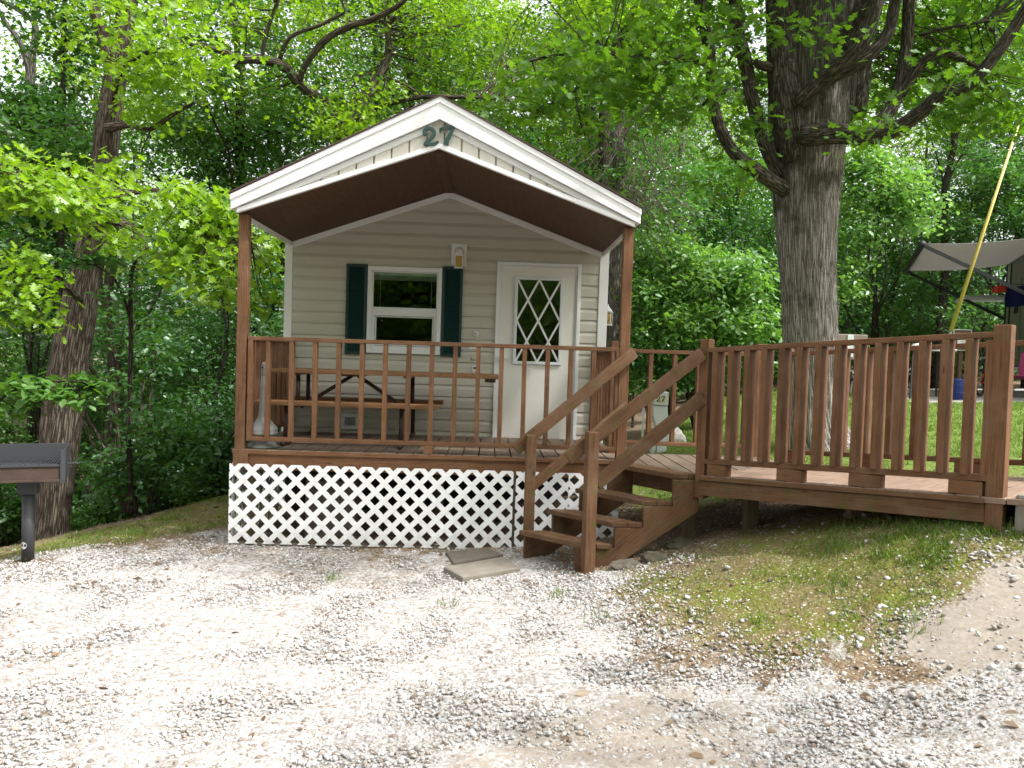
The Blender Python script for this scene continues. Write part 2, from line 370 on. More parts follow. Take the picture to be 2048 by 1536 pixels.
def leaves(name, P, size, tpl, m, parent=None, droop=.35, spread=.6, tint=None):
    n = len(P); az = rng.random(n)*2*np.pi
    D = np.stack([np.cos(az),np.sin(az),-droop+rng.normal(0,.35,n)],1)
    U = np.stack([rng.normal(0,spread,n),rng.normal(0,spread,n),np.ones(n)],1)
    s = size*(.6+.7*rng.random(n))
    return scatter(name, np.asarray(P), D, U, s, tpl, m, parent, tint)
def sprays(C, per, sig, flat=.35):
    """leaf positions in flattened clumps round the centres C"""
    C = np.repeat(np.asarray(C), per, axis=0); n = len(C)
    return C + rng.normal(0,1,(n,3))*np.array([sig,sig,sig*flat])
def blob(c, r, n, hollow=.5):
    """points in an ellipsoid, more of them towards its outside"""
    d = rng.normal(0,1,(n,3)); d /= np.linalg.norm(d,axis=1,keepdims=True)
    return np.asarray(c) + d*np.asarray(r)*(hollow+(1-hollow)*rng.random((n,1))**.6)

# ------------------------------------------------------------------ ground: one sheet to the horizon
def axis(lo, hi, a, b, fine, far):
    xs = list(np.arange(a, b+1e-6, fine)); st = fine; x = a
    while x > lo: st = min(st*1.12, far); x -= st; xs.insert(0, x)
    st = fine; x = b
    while x < hi: st = min(st*1.12, far); x += st; xs.append(x)
    return np.array(xs)
def seg_dist(x, y, pts):
    d = np.full(len(x), 1e9)
    for (ax,ay),(bx,by) in zip(pts[:-1],pts[1:]):
        vx,vy = bx-ax,by-ay; t = np.clip(((x-ax)*vx+(y-ay)*vy)/(vx*vx+vy*vy),0,1)
        d = np.minimum(d, np.hypot(x-ax-t*vx, y-ay-t*vy))
    return d
def inpoly(x, y, poly):
    c = np.zeros(len(x), bool); n = len(poly)
    for i in range(n):
        x1,y1 = poly[i]; x2,y2 = poly[(i+1)%n]
        k = ((y1>y)!=(y2>y)); 
        with np.errstate(divide='ignore',invalid='ignore'): c ^= k & (x < (x2-x1)*(y-y1)/(y2-y1+1e-12)+x1)
    return c
def sdf(x, y, poly):
    d = seg_dist(x, y, poly+[poly[0]]); return np.where(inpoly(x,y,poly), d, -d)
GRAVEL = [(-3.9,-.45),(-3.3,.05),(-2.7,.7),(-2.35,.5),(-2.35,.0),(.3,.0),(.6,-1.0),(.85,-1.3),(1.05,-2.35),(1.6,-3.05),(2.2,-3.25),(3.2,-3.0),(6,-2.9),(12,-9),(6,-16),(-12,-16),(-9,-4)]
SAND = [(2.15,-3.1),(2.45,-2.9),(3.0,-2.85),(5,-2.7),(5,-3.5),(3.0,-3.55),(2.3,-3.5)]
SAND2 = [(-.4,-3.85),(.2,-3.25),(.95,-3.1),(1.5,-3.5),(1.45,-4.3),(.2,-4.5)]
BANK = [(1.0,-1.5),(1.15,-2.2),(1.6,-2.85),(2.4,-2.8),(3.2,-2.75),(8,-2.6),(9,0),(4.4,-1.6),(3.3,-2.25),(2.4,-1.5),(1.7,-1.25)]
LAWN = [(1.5,2.0),(1.7,.75),(2.4,.6),(4,-.6),(9,-1.2),(14,4),(12,13.5),(7,14),(3.6,9.5),(2.7,6.2),(1.7,4.4)]
LEFTG = [(-4.6,-.7),(-3.4,.1),(-2.5,1.0),(-2.4,3.8),(-3.0,4.2),(-3.7,3.0),(-4.6,1.2),(-5.4,-.5)]
PAD = [(8.2,7.6),(20,5),(20,16),(9,16),(8.4,11)]
def zones(x, y):
    n1 = (vnoise(x,y,1.3,1)-.5)*.95+(vnoise(x,y,4,2)-.5)*.7+(vnoise(x,y,11,3)-.5)*.45
    g = sstep(-.45,.45, sdf(x,y,GRAVEL)+n1*.8)
    s = sstep(-.16,.22, sdf(x,y,SAND)+n1*.28); s2 = sstep(-.15,.4, sdf(x,y,SAND2)+n1*.8)*.6
    m = np.maximum(np.maximum(np.maximum(sstep(-.25,.4,sdf(x,y,BANK)+n1*.7),.62*sstep(-1.0,.1,sdf(x,y,BANK)+n1*.9)), sstep(-.35,.5,sdf(x,y,LAWN)+n1*.6)), sstep(-.3,.3,sdf(x,y,LEFTG)+n1*.6)*.85)
    p = sstep(-.3,.3,sdf(x,y,PAD)+n1*.5)
    db = sstep(.5,.78,vnoise(x,y,.9,71)*.6+vnoise(x,y,2.7,72)*.4+.22*np.exp(-((y+.75)/.55)**2)*(x>-3)+.2*np.exp(-((x-1.0)/.7)**2-((y+2.7)/.7)**2)); g = g*(1-.45*db)
    return np.maximum(g,p), m*(1-np.maximum(g*.6,p)), np.maximum(s,s2)
gx = axis(-140,140,-5.0,5.4,.05,9); gy = axis(-60,180,-4.9,4.6,.055,9)
XX, YY = np.meshgrid(gx, gy); fx, fy = XX.ravel(), YY.ravel()
fz = hgt(fx, fy)
near = (np.abs(fx)<9)&(fy>-7)&(fy<12)
fz = fz + near*((vnoise(fx,fy,3,5)-.5)*.03 + (vnoise(fx,fy,9,6)-.5)*.014)
g_, m_, s_ = zones(fx, fy)
fz = fz + m_*near*((vnoise(fx,fy,6,8)-.4)*.035)
nx_, ny_ = len(gx), len(gy)
ii = (np.arange(ny_-1)[:,None]*nx_+np.arange(nx_-1)[None]).ravel()
quads = np.stack([ii,ii+1,ii+nx_+1,ii+nx_],1)
def ground_mat():
    m, n, b = mat('ground'); o = objco(n)
    a = N(n, 'ShaderNodeAttribute', attribute_name='zone'); sp = N(n, 'ShaderNodeSeparateColor'); L(n, a.outputs['Color'], sp.inputs[0])
    v = N(n, 'ShaderNodeTexVoronoi'); v.inputs['Scale'].default_value = 42; L(n, o, v.inputs['Vector'])
    v2 = N(n, 'ShaderNodeTexVoronoi'); v2.inputs['Scale'].default_value = 95; L(n, o, v2.inputs['Vector'])
    sc = N(n, 'ShaderNodeSeparateColor'); L(n, v.outputs['Color'], sc.inputs[0]); sc2 = N(n, 'ShaderNodeSeparateColor'); L(n, v2.outputs['Color'], sc2.inputs[0])
    grav = ramp(n, sc.outputs[0], [(.0,(.18,.15,.125)),(.3,(.29,.27,.25)),(.7,(.38,.37,.365)),(1,(.45,.445,.445))])
    grav = mixc(n, mth(n, 'MULTIPLY', sc2.outputs[0], .5), grav, (.40,.365,.33))
    dirt = ramp(n, noise(n, o, 16, 8, .7), [(.25,(.075,.05,.03)),(.5,(.17,.12,.075)),(.8,(.27,.205,.14))])
    dirt = mixc(n, ramp(n, sc2.outputs[1], [(.9,(0,0,0)),(.95,(1,1,1))]), dirt, (.42,.38,.33))
    moss = ramp(n, noise(n, o, 9, 8, .7), [(.27,(.10,.072,.036)),(.42,(.13,.115,.03)),(.58,(.125,.15,.024)),(.8,(.19,.165,.075))])
    moss = mixc(n, ramp(n, sc2.outputs[1], [(.94,(0,0,0)),(.97,(1,1,1))]), moss, (.42,.38,.33))
    sand = ramp(n, noise(n, o, 26, 9, .75), [(.25,(.20,.165,.13)),(.5,(.285,.245,.205)),(.8,(.36,.32,.275))])
    f2 = noise(n, o, 22, 6, .7); pert = mth(n, 'MULTIPLY', mth(n, 'SUBTRACT', f2, .5), 1.1)
    moss = mixc(n, mth(n,'MULTIPLY',ramp(n, noise(n, o, 2.6, 6, .65), [(.44,(0,0,0)),(.6,(1,1,1))]),.8), moss, mixc(n,.35,dirt,(.13,.105,.03)))
    lawnc = ramp(n, noise(n, o, 14, 7, .7), [(.3,(.09,.12,.025)),(.55,(.12,.175,.032)),(.8,(.19,.22,.07))]); moss = mixc(n, a.outputs['Alpha'], moss, lawnc)
    def wgt(ch): return ramp(n, mth(n, 'ADD', sp.outputs[ch], pert), [(.36,(0,0,0)),(.6,(1,1,1))])
    c = mixc(n, wgt(1), dirt, moss); c = mixc(n, wgt(0), c, grav); c = mixc(n, wgt(2), c, sand)
    L(n, c, b.inputs['Base Color']); b.inputs['Roughness'].default_value = .95; b.inputs['Specular IOR Level'].default_value = .15
    h = mth(n, 'ADD', mth(n, 'MULTIPLY', v.outputs['Distance'], -1.0), mth(n, 'MULTIPLY', noise(n, o, 60, 5, .7), .6))
    h = mth(n,'MULTIPLY',h,mth(n,'SUBTRACT',1.0,mth(n,'MULTIPLY',sp.outputs[2],.85)))
    bump(n, b, h, .7, .015); return m
M['ground'] = ground_mat()
gr = npmesh('ground', np.stack([fx,fy,fz],1), quads.ravel(), np.full(len(quads),4), 'ground', None, None, True)
ca = gr.data.attributes.new('zone','FLOAT_COLOR','POINT')
ca.data.foreach_set('color', np.stack([g_,m_,s_,sstep(-.3,.4,sdf(fx,fy,LAWN))],1).astype(np.float32).ravel())
tag(gr, kind='structure')

# ------------------------------------------------------------------ cabin
XC, HW, WY = -.53, 1.83, 1.8
cab = thing('cabin', 'small beige sided camping cabin with white gable, green shutters and number 27', 'cabin', (XC, WY, .85))
WIN = (-1.43, -.588, 1.81, 2.797); DOOR = (.034, 1.0, .83, 2.897)
mb = MB(); z = .942-.1323; zi = 0
while z < 3.7:
    z1 = z+.1323; hw = min(HW-.01, (3.69-z)/.352)
    if hw > .05:
        iv = [(XC-hw, XC+hw)]
        for (a,b_,c,d) in (WIN, DOOR):
            if z1 > c+.02 and z < d-.005:
                nv = []
                for p,q in iv:
                    if b_<=p or a>=q: nv.append((p,q)); continue
                    if a>p: nv.append((p,a+.01))
                    if b_<q: nv.append((b_-.01,q))
                iv = nv
        for p,q in iv: mb.prism([(WY-.018,z),(WY-.018,z+.084),(WY-.003,z1-.004),(WY-.003,z1+.004),(WY+.02,z1+.004),(WY+.02,z)], 0, p, q)
    z = z1
mb.span(WIN[0]-.005,WIN[1]+.005,WY-.012,WY+.02,1.7365,WIN[2]+.002); mb.span(DOOR[0]-.005,DOOR[1]+.005,WY-.012,WY+.02,DOOR[3]-.002,2.9275); mb.span(DOOR[0]-.2,DOOR[1]+.2,WY-.010,WY+.021,.80,.845)
mb.build('front_wall', 'siding', cab)
mb = MB(); mb.span(XC-HW-.0,XC-HW+.03,WY+.021,6.0,-.2,3.06); mb.span(XC+HW-.03,XC+HW,WY+.021,6.0,-.1,3.06); mb.span(XC-HW+.03,XC+HW-.03,5.97,6.0,-.3,3.06)
mb.prism([(XC-HW+.03,3.06),(XC+HW-.03,3.06),(XC,3.9)],1,5.97,6.0)
mb.span(XC-HW+.03,XC+HW-.03,WY+.021,5.97,.78,.82); mb.build('body_wall', 'siding', cab)
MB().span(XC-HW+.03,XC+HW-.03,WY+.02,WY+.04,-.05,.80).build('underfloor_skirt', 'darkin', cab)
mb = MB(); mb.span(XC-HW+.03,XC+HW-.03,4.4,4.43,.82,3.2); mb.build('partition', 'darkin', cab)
# roof, ceiling, fascia, gable
rf = MB()
for s in (-1,1):
    e = XC+s*1.862
    rf.prism([(XC,4.124),(XC,4.138),(e,3.203),(e,3.189)],1,-.152,6.12)
rf = rf.build('roof', 'shingle', cab)
ce = MB()
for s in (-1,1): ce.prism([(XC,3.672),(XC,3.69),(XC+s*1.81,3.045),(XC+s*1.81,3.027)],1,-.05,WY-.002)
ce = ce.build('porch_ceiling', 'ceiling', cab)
MB().prism([(XC-.05,3.650),(XC+.05,3.650),(XC,3.668)],1,-.03,WY-.03).build('ridge_strip', 'ceiling', ce)
for s in (-1,1):
    e = XC+s*1.845
    f = MB().prism([(XC,4.118),(XC,3.925),(e,3.053),(e,3.183)],1,-.13,-.10).build('rake_fascia', 'vinyl', cab, .003)
    MB().prism([(XC,4.124),(XC,4.072),(e+s*.004,3.134),(e+s*.004,3.186)],1,-.142,-.131).build('drip_edge', 'vinyl', f, .002)
    # eave side board and header over the post
    MB().span(min(XC+s*1.76,XC+s*1.795),max(XC+s*1.76,XC+s*1.795),.095,WY-.036,3.0,3.04).build('eave_trim', 'trimwhite', cab, .003)
    MB().span(min(e,e-s*.02),max(e,e-s*.02),-.10,6.0,3.06,3.185).build('eave_fascia', 'vinyl', cab, .003)
    x0, x1 = (XC+s*.075, XC+s*1.72)
    zt = lambda x: 3.925-(abs(x-XC))*.4727
    MB().prism([(x0,zt(x0)-.002),(x0,zt(x0)-.062),(x1,zt(x1)-.055),(x1,zt(x1)-.002)],1,-.094,-.066).build('channel_trim', 'trimwhite', cab, .003)
    MB().prism([(XC,3.715),(XC,3.672),(XC+s*1.80,3.028),(XC+s*1.80,3.071)],1,-.105,-.062).build('gable_edge', 'vinyl', cab, .004)
    MB().prism([(XC,3.668),(XC,3.60),(XC+s*1.75,2.977),(XC+s*1.75,3.045)],1,WY-.035,WY-.012).build('wall_rake_trim', 'trimwhite', cab, .003)
    cx = (XC-HW-.012, XC-HW+.075) if s<0 else (XC+HW-.093, XC+HW+.012)
    MB().span(cx[0],cx[1],WY-.03,WY+.09,.84,3.05).build('corner_trim', 'trimwhite', cab, .004)
gp = MB()
top = lambda x: 4.0-abs(x-XC)*.49; bot = lambda x: 3.69-abs(x-XC)*.352
gp.prism([(XC,bot(XC)),(XC-HW,bot(XC-HW)),(XC-HW,bot(XC-HW)+.05),(XC,4.06),(XC+HW,bot(XC+HW)+.05),(XC+HW,bot(XC+HW))],1,-.046,-.035)
x = XC-.105-.1575*11
while x < XC+HW:
    a, b_ = max(x,XC-HW), min(x+.1575-.016,XC+HW)
    if b_ > a:
        pts = [(a,bot(a)),(a,top(a))] + ([(XC,top(XC))] if a<XC<b_ else []) + [(b_,top(b_)),(b_,bot(b_))] + ([(XC,bot(XC))] if a<XC<b_ else [])
        if top(a)>bot(a) and top(b_)>bot(b_): gp.prism(pts,1,-.075,-.047)
    x += .1575
gp.build('gable_panel', 'gable', cab)
def stroke(mb, pts, wd, y0, y1):
    """a thick stroke in the XZ plane"""
    P2 = [Vector((p[0],p[1])) for p in pts]; n = len(P2); l=[]; r=[]
    for i,p in enumerate(P2):
        t = (P2[min(i+1,n-1)]-P2[max(i-1,0)]).normalized(); nn = Vector((-t.y,t.x)); q = wd[i]/2 if hasattr(wd,'__len__') else wd/2
        l.append(p+nn*q); r.append(p-nn*q)
    vs = [(q.x,y,q.y) for y in (y0,y1) for q in l+r]; m = 2*n; fs=[]
    for i in range(n-1):
        fs += [(i,i+1,n+i+1,n+i),(m+n+i,m+n+i+1,m+i+1,m+i),(i,m+i,m+i+1,i+1),(n+i+1,m+n+i+1,m+n+i,n+i)]
    fs += [(0,n,m+n,m),(n-1,m+n-1,m+2*n-1,2*n-1)]
    mb.faces(vs, fs); mb.recalc = True
def smooth2(pts, k=6):
    out=[]; n=len(pts)
    for i in range(n-1):
        p0,p1,p2,p3 = pts[max(i-1,0)],pts[i],pts[i+1],pts[min(i+2,n-1)]
        for j in range(k):
            t=j/k; out.append(tuple(.5*(2*p1[a]+(p2[a]-p0[a])*t+(2*p0[a]-5*p1[a]+4*p2[a]-p3[a])*t*t+(3*p1[a]-p0[a]-3*p2[a]+p3[a])*t**3) for a in range(len(p1))))
    out.append(tuple(pts[-1])); return out
def numeral(ch, fn, y0, y1, sc):
    mb = MB()
    if ch == '2':
        p = smooth2([(400,815,75),(395,755,72),(440,690,75),(540,665,80),(640,710,88),(682,800,92),(640,900,88),(550,985,84),(470,1050,80),(410,1120,70)])
        stroke(mb, [fn(a,b_) for a,b_,_ in p], [q*sc for _,_,q in p], y0, y1)
        p = smooth2([(385,1135,45),(480,1100,70),(620,1115,85),(730,1090,70),(800,1030,40)])
        stroke(mb, [fn(a,b_) for a,b_,_ in p], [q*sc for _,_,q in p], y0-.001, y1-.001)
        cx, cz = fn(420,810); mb.prism([(cx+math.cos(k*.5236)*58*sc, cz+math.sin(k*.5236)*58*sc) for k in range(12)],1,y0-.002,y1-.002)
    else:
        p = smooth2([(845,800,30),(850,720,60),(880,690,66),(1000,668,72),(1120,650,72),(1240,622,62)])
        stroke(mb, [fn(a,b_) for a,b_,_ in p], [q*sc for _,_,q in p], y0, y1)
        p = smooth2([(1222,640,70),(1140,810,84),(1060,960,104),(1005,1125,125)])
        stroke(mb, [fn(a,b_) for a,b_,_ in p], [q*sc for _,_,q in p], y0-.001, y1-.001)
    return mb
fn1 = lambda zx, zy: (lambda q: (q.x, q.z))(at(820+zx/13.96, 210+zy/13.96, -.09))
for ch in '27': numeral(ch, fn1, -.122, -.098, .33/1000*1.05).build('house_numeral', 'numgreen', cab, .002)
# porch posts
for s in (-1,1):
    a = XC-HW+.02 if s<0 else XC+HW-.11
    MB().span(a,a+.09,.0,.09,.86 if s<0 else .6,3.035).build('porch_post', 'stain', cab, .004)
MB().span(XC-HW+.012,XC-HW+.15,-.012,.10,.715,.885).build('post_plinth', 'stain', cab, .004)
# window
x0,x1,z0,z1 = WIN
def frame(mb, x0,x1,z0,z1, wd, y0,y1, bottom=None):
    bw = bottom or wd
    mb.span(x0,x1,y0,y1,z1-wd,z1); mb.span(x0,x1,y0,y1,z0,z0+bw); mb.span(x0,x0+wd,y0,y1,z0+bw,z1-wd); mb.span(x1-wd,x1,y0,y1,z0+bw,z1-wd); return mb
wf = frame(MB(),x0,x1,z0,z1,.05,WY-.045,WY+.04).build('window', 'trimwhite', cab, .004)
mb = MB(); mb.span(x0+.05,x1-.05,WY-.03,WY+.02,2.275,2.325); frame(mb,x0+.05,x1-.05,z0+.05,2.275,.035,WY-.022,WY+.02); frame(mb,x0+.05,x1-.05,2.325,z1-.05,.012,WY-.01,WY+.02)
frame(mb,x0+.09,x1-.09,z0+.09,2.235,.012,WY-.008,WY+.02); mb.build('sash', 'trimwhite', wf, .003)
mb = MB(); mb.span(x0+.06,x1-.06,WY+.008,WY+.012,2.33,z1-.06); mb.span(x0+.09,x1-.09,WY+.012,WY+.016,z0+.09,2.24); mb.build('pane', 'glass', wf)
mb = MB(); mb.span(x0+.06,x1-.06,WY+.016,WY+.04,2.705,2.74)
for k in range(5): mb.box(((x0+x1)/2, WY+.03, 2.70-.012*k),(x1-x0-.13,.025,.004))
for xx in (x0+.135, x1-.125): mb.span(xx,xx+.004,WY+.02,WY+.024,2.33,2.7)
mb.build('blind', 'blind', wf)
for (a,b_,c,d) in ((-1.672,-1.438,1.79,2.812),(-.583,-.352,1.795,2.818)):
    mb = frame(MB(),a,b_,c,d,.03,WY-.05,WY-.018); mb.span(a+.03,b_-.03,WY-.03,WY-.018,c+.03,d-.03); k = c+.045
    while k < d-.04: mb.box(((a+b_)/2,WY-.036,k),(b_-a-.06,.004,.03),Matrix.Rotation(R(-38),3,'X')); k += .0245
    mb.build('shutter', 'green', cab)
# door
x0,x1,z0,z1 = DOOR
d = MB().span(.078,.955,WY-.015,WY+.02,.855,2.862).build('door', 'door', cab, .003)
mb = MB(); mb.span(x0,x0+.04,WY-.04,WY+.03,z0,z1); mb.span(x1-.04,x1,WY-.04,WY+.03,z0,z1); mb.span(x0+.04,x1-.04,WY-.04,WY+.03,z1-.034,z1); mb.build('door_frame', 'trimwhite', d, .003)
mb = MB(); mb.span(x0+.041,x0+.06,WY-.03,WY+.03,z0,z1-.036); mb.span(x1-.055,x1-.041,WY-.03,WY+.03,z0,z1-.036); mb.span(x0+.06,x1-.055,WY-.028,WY+.03,z1-.05,z1-.036); mb.span(x0+.06,x1-.055,WY-.045,WY+.02,z0,z0+.022); mb.build('storm_frame', 'alu', d, .002)
gx0,gx1,gz0,gz1 = .245,.80,1.735,2.735
frame(MB(),gx0,gx1,gz0,gz1,.034,WY-.035,WY-.013).build('glazing_frame', 'alu', d, .004)
MB().span(gx0+.03,gx1-.03,WY-.0165,WY-.0155,gz0+.03,gz1-.03).build('door_pane', 'glass', d)
MB().span(gx0+.03,gx1-.03,WY-.0153,WY-.0151,gz0+.03,gz1-.03).build('door_dark_sheet', 'darkin', d)  # dark sheet close behind the pane, paints the unlit room
mb = MB(); U = lambda u,v: Vector((gx0+.03+u*(gx1-gx0-.06), WY-.022, gz1-.03-v*(gz1-gz0-.06)))
for i,(a,b_) in enumerate((((0,0),(1,1)),((.5,0),(1,.5)),((0,.5),(.5,1)),((1,0),(0,1)),((.5,0),(0,.5)),((1,.5),(.5,1)))):
    o = Vector((0,-.002*(i>2),0)); mb.beam(U(*a)+o,U(*b_)+o,.022,.008,(0,-1,0))
mb.build('muntin', 'trimwhite', d)
MB().lathe([(.012,0),(.012,.03),(.028,.04),(.03,.055),(.02,.068),(.0,.07)],(0,0,0),20).build('door_knob', 'pale', d).matrix_basis = Matrix.Translation((.135,WY-.016,1.80))@Matrix.Rotation(R(90),4,'X')
# lamp by the door
lp = MB().span(-.49,-.315,WY-.05,WY-.016,2.83,3.085).build('porch_lamp', 'trimwhite', cab, .006)
mb = MB(); mb.lathe([(.055,0),(.055,.015),(.035,.03),(.02,.035)],(0,0,0),20); q = mb.build('lamp_arm', 'trimwhite', lp); q.matrix_basis = Matrix.Translation((-.40,WY-.05,2.985))@Matrix.Rotation(R(90),4,'X')
mb = MB(); mb.prism([(-.45,2.93),(-.35,2.93),(-.375,2.965),(-.425,2.965)],1,WY-.17,WY-.07); mb.span(-.448,-.352,WY-.168,WY-.072,2.795,2.807)
for a in (-.446,-.364):
    for c in (WY-.166,WY-.084): mb.span(a,a+.01,c,c+.01,2.807,2.93)
mb.build('lantern_cage', 'trimwhite', lp); MB().span(-.434,-.366,WY-.154,WY-.086,2.808,2.929).build('amber_glass', 'amber', lp)
# lantern on the right side wall
lx, ly, lz = XC+HW+.075, 2.15, 2.28
lp = MB().span(XC+HW,XC+HW+.02,ly-.05,ly+.05,lz-.06,lz+.14).build('side_lamp', 'pale', cab, .004)
mb = MB(); mb.lathe([(.066,.10),(.03,.15),(.012,.17),(.006,.20)],(lx,ly,lz),6); mb.lathe([(.052,-.055),(.056,-.04)],(lx,ly,lz),6)
for k in range(6):
    a = k*math.pi/3; mb.beam((lx+.05*math.cos(a),ly+.05*math.sin(a),lz-.045),(lx+.058*math.cos(a),ly+.058*math.sin(a),lz+.10),.008,.008,(1,0,0))
mb.span(XC+HW+.02,lx,ly-.008,ly+.008,lz+.12,lz+.135); mb.build('lantern_cage', 'pale', lp); MB().lathe([(.042,-.04),(.046,.098)],(lx,ly,lz),6).build('amber_glass', 'amber', lp)
# outlet box, stickers, latch plate on the wall
ob = frame(MB(),-1.695,-1.492,.93,1.112,.045,WY-.045,WY-.012).build('outlet_box', 'trimwhite', cab, .004)
mb = MB(); mb.span(-1.65,-1.537,WY-.025,WY-.013,.975,1.067); mb.span(-1.64,-1.60,WY-.04,WY-.025,.985,1.055); mb.span(-1.585,-1.547,WY-.04,WY-.025,.985,1.055); mb.build('socket', 'grey', ob)
mb = MB(); c = at(951,668,WY-.03); mb.lathe([(.036,0),(.036,.014),(.03,.018),(.001,.018)],(0,0,0),24); q = mb.build('wall_dial', 'pale', cab); q.matrix_basis = Matrix.Translation((c.x,WY-.012,c.z))@Matrix.Rotation(R(90),4,'X'); 
q2 = MB().span(c.x-.014,c.x+.012,WY-.033,WY-.0315,c.z+.002,c.z+.014).build('dial_mark', 'orange', q); q2.matrix_parent_inverse = q.matrix_basis.inverted()
c = at(948,695,WY-.03); MB().span(c.x-.055,c.x+.09,WY-.026,WY-.012,c.z-.02,c.z+.02).build('wall_label', 'trimwhite', cab)
c = at(948,737,WY-.03); mb = MB().span(c.x-.018,c.x+.03,WY-.03,WY-.012,c.z-.035,c.z+.032); q = mb.build('notice_tag', 'trimwhite', cab); MB().span(c.x-.008,c.x+.024,WY-.0325,WY-.0305,c.z-.006,c.z+.018).build('notice_print', 'bluec', q)
c = at(946,716,WY-.03); q = MB().lathe([(.03,0),(.03,.012),(.02,.02),(.001,.021)],(0,0,0),20).build('door_bell', 'siding', cab); q.matrix_basis = Matrix.Translation((c.x,WY-.012,c.z))@Matrix.Rotation(R(90),4,'X')

# ------------------------------------------------------------------ porch deck and the wider landing
B = Vector((1.765,-.88,0)); Cc = Vector((3.215,-2.45,0)); w_ = (Cc-B).normalized(); m_v = Vector((-w_.y, w_.x, 0))
E = Vector((2.70,.57,0)); E2 = B+m_v*1.3+w_*.08
DZ = .885
dk = thing('porch_deck', 'brown timber deck floor of the cabin porch and its landing', 'deck', (0,.5,.8))
mb = MB(); x = -2.36
def yfront(x):
    if x < 1.2: return 0.0
    if x < 1.765: return -.03+(x-1.2)/.565*-.80
    return -.88+(x-1.765)/(E2.x-1.765)*(E2.y+.88)+.01
while x < 2.78:
    a, b_ = x, x+.1415
    ym = 1.79 if b_ < 1.27 else .62
    j = rnd.uniform(-.004,.004); zt = DZ+rnd.uniform(-.002,.002)
    ya, yb = yfront(a)+j, yfront(b_)+j
    if ym-ya > .1 and ym-yb > .05:
        ox = rnd.random()*30; pts = [(a,ya),(b_,yb),(b_,ym),(a,ym)]; vs = [(p[0],p[1],zz) for zz in (zt-.038,zt) for p in pts]
        fs = [(3,2,1,0),(4,5,6,7),(0,1,5,4),(1,2,6,5),(2,3,7,6),(3,0,4,7)]
        mb.faces(vs, fs, [[(vs[k][1]+ox, vs[k][0]+vs[k][2]+ox) for k in f] for f in fs])
    x += .1515
mb.build('floor_boards', 'deck', dk, .004)
mb = MB(); mb.span(-2.335,1.24,.012,.05,.70,DZ-.04); mb.span(-2.335,-2.30,.05,1.79,.70,DZ-.04); mb.span(-2.352,1.22,-.010,-.0045,DZ-.042,DZ-.004); mb.build('rim_board', 'stain', dk, .002)
mb = MB()
for p,q in (((1.3,.6,.76),(2.7,.6,.76)),((2.72,.58,.76),(E2.x,E2.y,.76)),((1.27,-.04,.76),(1.74,-.70,.76))): mb.beam(p,q,.04,.16)
mb.build('landing_joist', 'stair', dk)
for (a,b_) in ((-2.2,.1),(-.5,.9),(1.05,.1),(1.05,1.6),(2.6,.4),(1.75,-.55)):
    MB().span(a-.045,a+.045,b_-.045,b_+.045,hz(a,b_)-.1,.70).build('deck_post', 'postwood', dk, .003)
pier = MB().span(-1.76,-1.28,.35,.75,hz(-1.5,.5)-.05,.56); tag(pier.build('foundation_pier', 'concrete', None, .01), 'grey concrete pier block under the porch behind the white lattice', 'concrete block')

# lattice skirting
lt = thing('lattice_skirt', 'white plastic diamond lattice closing the space below the porch', 'lattice', (-1,-.02,.3))
def lattice(name, u0, u1, z0, z1, pt, ph=0.0, cut=None):
    """diagonal strips clipped to u0..u1, z0..z1; pt(u,z,layer) -> point"""
    mb = MB(); per = .1615; hw = .034
    def clip(poly, ax, lim, keep_gt):
        out=[]; n=len(poly)
        for i in range(n):
            p,q = poly[i],poly[(i+1)%n]; ip = (p[ax]>=lim)==keep_gt or p[ax]==lim; iq = (q[ax]>=lim)==keep_gt or q[ax]==lim
            if ip: out.append(p)
            if ip != iq:
                t=(lim-p[ax])/(q[ax]-p[ax]); out.append((p[0]+(q[0]-p[0])*t, p[1]+(q[1]-p[1])*t))
        return out
    for lay, s in ((0,1),(1,-1)):
        k = -30
        while k < 60:
            c = u0+ph+k*per; pl = [(c-hw,z0-.3),(c+hw,z0-.3),(c+hw+s*2,z0+1.7),(c-hw+s*2,z0+1.7)]
            for ax,lim,gt in ((0,u0,True),(0,u1,False),(1,z0,True),(1,z1,False)):
                if pl: pl = clip(pl,ax,lim,gt)
            if len(pl) >= 3 and not (cut and cut(pl)):
                n=len(pl); vs=[pt(u,z,lay*.0052+t) for t in (0,.005) for u,z in pl]
                mb.faces(vs,[tuple(range(n)),tuple(range(2*n-1,n-1,-1))]+[(i,n+i,n+(i+1)%n,(i+1)%n) for i in range(n)])
            k += 1
    return mb.build(name, 'lattice', lt)
fr_ = lambda u,z,t: (u, -.028+t, z)
lattice('lattice_panel', -2.372, .238, .018, .755, fr_, .045)
lattice('lattice_panel', .262, .75, .035, .752, fr_, .06)
lattice('lattice_panel', .75, 1.22, .10, .752, fr_, .055)
lattice('side_panel', -.02, 1.75, .0, .755, lambda u,z,t: (-2.372+t,u,z), .03)
lattice('side_panel', .02, .62, .22, .70, lambda u,z,t: (1.215+t,u,z), .03)
mb = MB().span(.238,.262,-.0,.03,.04,.72); mb.span(-2.37,.3,-.012,.02,.0,.03); mb.build('backing_strip', 'slab', lt)

